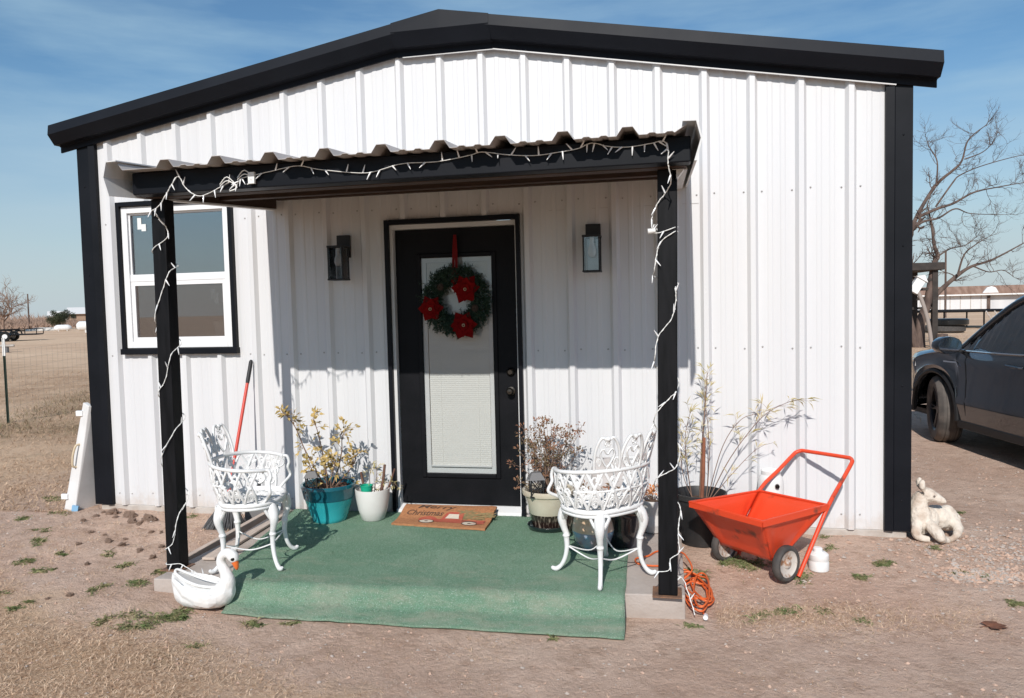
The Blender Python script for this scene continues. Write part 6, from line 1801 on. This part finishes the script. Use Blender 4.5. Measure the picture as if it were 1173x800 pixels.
# ------------------------------------------------------------------ camera, sun, sky
cam=bpy.data.cameras.new('camera'); cam.sensor_width=36; cam.lens=864.9084/1173*36; cam.clip_end=4000; cam.clip_start=.05
co=bpy.data.objects.new('camera',cam); COL.objects.link(co); sc.camera=co
r2=Vector((.97931871,.20095579,-.02348672)); u2=Vector((.01200945,.05814317,.99823602)); fw=Vector((-.2019669,.97787327,-.05452732))
M3=Matrix((r2,u2,-fw)).transposed()
co.matrix_world=Matrix.Translation((4.5688,-5.2892,1.5625))@M3.to_4x4()

SUND=Vector((.012,1,-.717)).normalized()
sl=bpy.data.lights.new('sun','SUN'); sl.energy=4.2; sl.angle=R(.53); sl.color=(1,.955,.90)
so=bpy.data.objects.new('sun',sl); COL.objects.link(so); so.rotation_mode='QUATERNION'; so.rotation_quaternion=Vector((0,0,-1)).rotation_difference(SUND); so.location=(3,-8,8)
w=bpy.data.worlds.new('World'); sc.world=w; w.use_nodes=True; nt=w.node_tree
bg=nt.nodes['Background']
sky=nt.nodes.new('ShaderNodeTexSky'); sky.sky_type='NISHITA'; sky.sun_disc=False
sky.sun_elevation=math.asin(-SUND.z); sky.sun_rotation=math.atan2(-SUND.x,-SUND.y); sky.air_density=1.15; sky.dust_density=.15; sky.ozone_density=2.6; sky.altitude=200
# thin high cirrus in the sky itself (direction based)
tc=nt.nodes.new('ShaderNodeTexCoord'); mp=nt.nodes.new('ShaderNodeMapping'); mp.inputs['Scale'].default_value=(1.2,1.2,7.0); mp.inputs['Rotation'].default_value=(.12,.10,.3)
nt.links.new(tc.outputs['Generated'],mp.inputs['Vector'])
nz=nt.nodes.new('ShaderNodeTexNoise'); nz.inputs['Scale'].default_value=2.6; nz.inputs['Detail'].default_value=7; nz.inputs['Roughness'].default_value=.55
nt.links.new(mp.outputs['Vector'],nz.inputs['Vector'])
mr=nt.nodes.new('ShaderNodeMapRange'); mr.inputs['From Min'].default_value=.40; mr.inputs['From Max'].default_value=.76; mr.inputs['To Max'].default_value=.55
nt.links.new(nz.outputs['Fac'],mr.inputs['Value'])
mx=nt.nodes.new('ShaderNodeMix'); mx.data_type='RGBA'; mx.inputs['B'].default_value=(6.2,6.8,7.4,1)
nt.links.new(sky.outputs['Color'],mx.inputs['A']); nt.links.new(mr.outputs['Result'],mx.inputs['Factor'])
tint=nt.nodes.new('ShaderNodeMix'); tint.data_type='RGBA'; tint.blend_type='MULTIPLY'; tint.inputs['Factor'].default_value=1; tint.inputs['B'].default_value=(.82,1.08,1.19,1)
nt.links.new(mx.outputs['Result'],tint.inputs['A'])
sp=nt.nodes.new('ShaderNodeSeparateXYZ'); nt.links.new(tc.outputs['Generated'],sp.inputs[0])
hz=nt.nodes.new('ShaderNodeMapRange'); hz.interpolation_type='SMOOTHSTEP'; hz.inputs['From Min'].default_value=.30; hz.inputs['From Max'].default_value=-.04; hz.inputs['To Max'].default_value=.92
nt.links.new(sp.outputs['Z'],hz.inputs['Value'])
hm=nt.nodes.new('ShaderNodeMix'); hm.data_type='RGBA'; hm.inputs['B'].default_value=(5.9,6.75,7.4,1)
nt.links.new(tint.outputs['Result'],hm.inputs['A']); nt.links.new(hz.outputs['Result'],hm.inputs['Factor'])
nt.links.new(hm.outputs['Result'],bg.inputs['Color']); bg.inputs['Strength'].default_value=.085
sc.view_settings.view_transform='Standard'; sc.view_settings.look='None'; sc.view_settings.gamma=1; sc.view_settings.exposure=0.02
sc.view_settings.use_curve_mapping=False
sc.cycles.max_bounces=10; sc.cycles.transparent_max_bounces=24; sc.cycles.use_denoising=True; sc.cycles.caustics_reflective=False
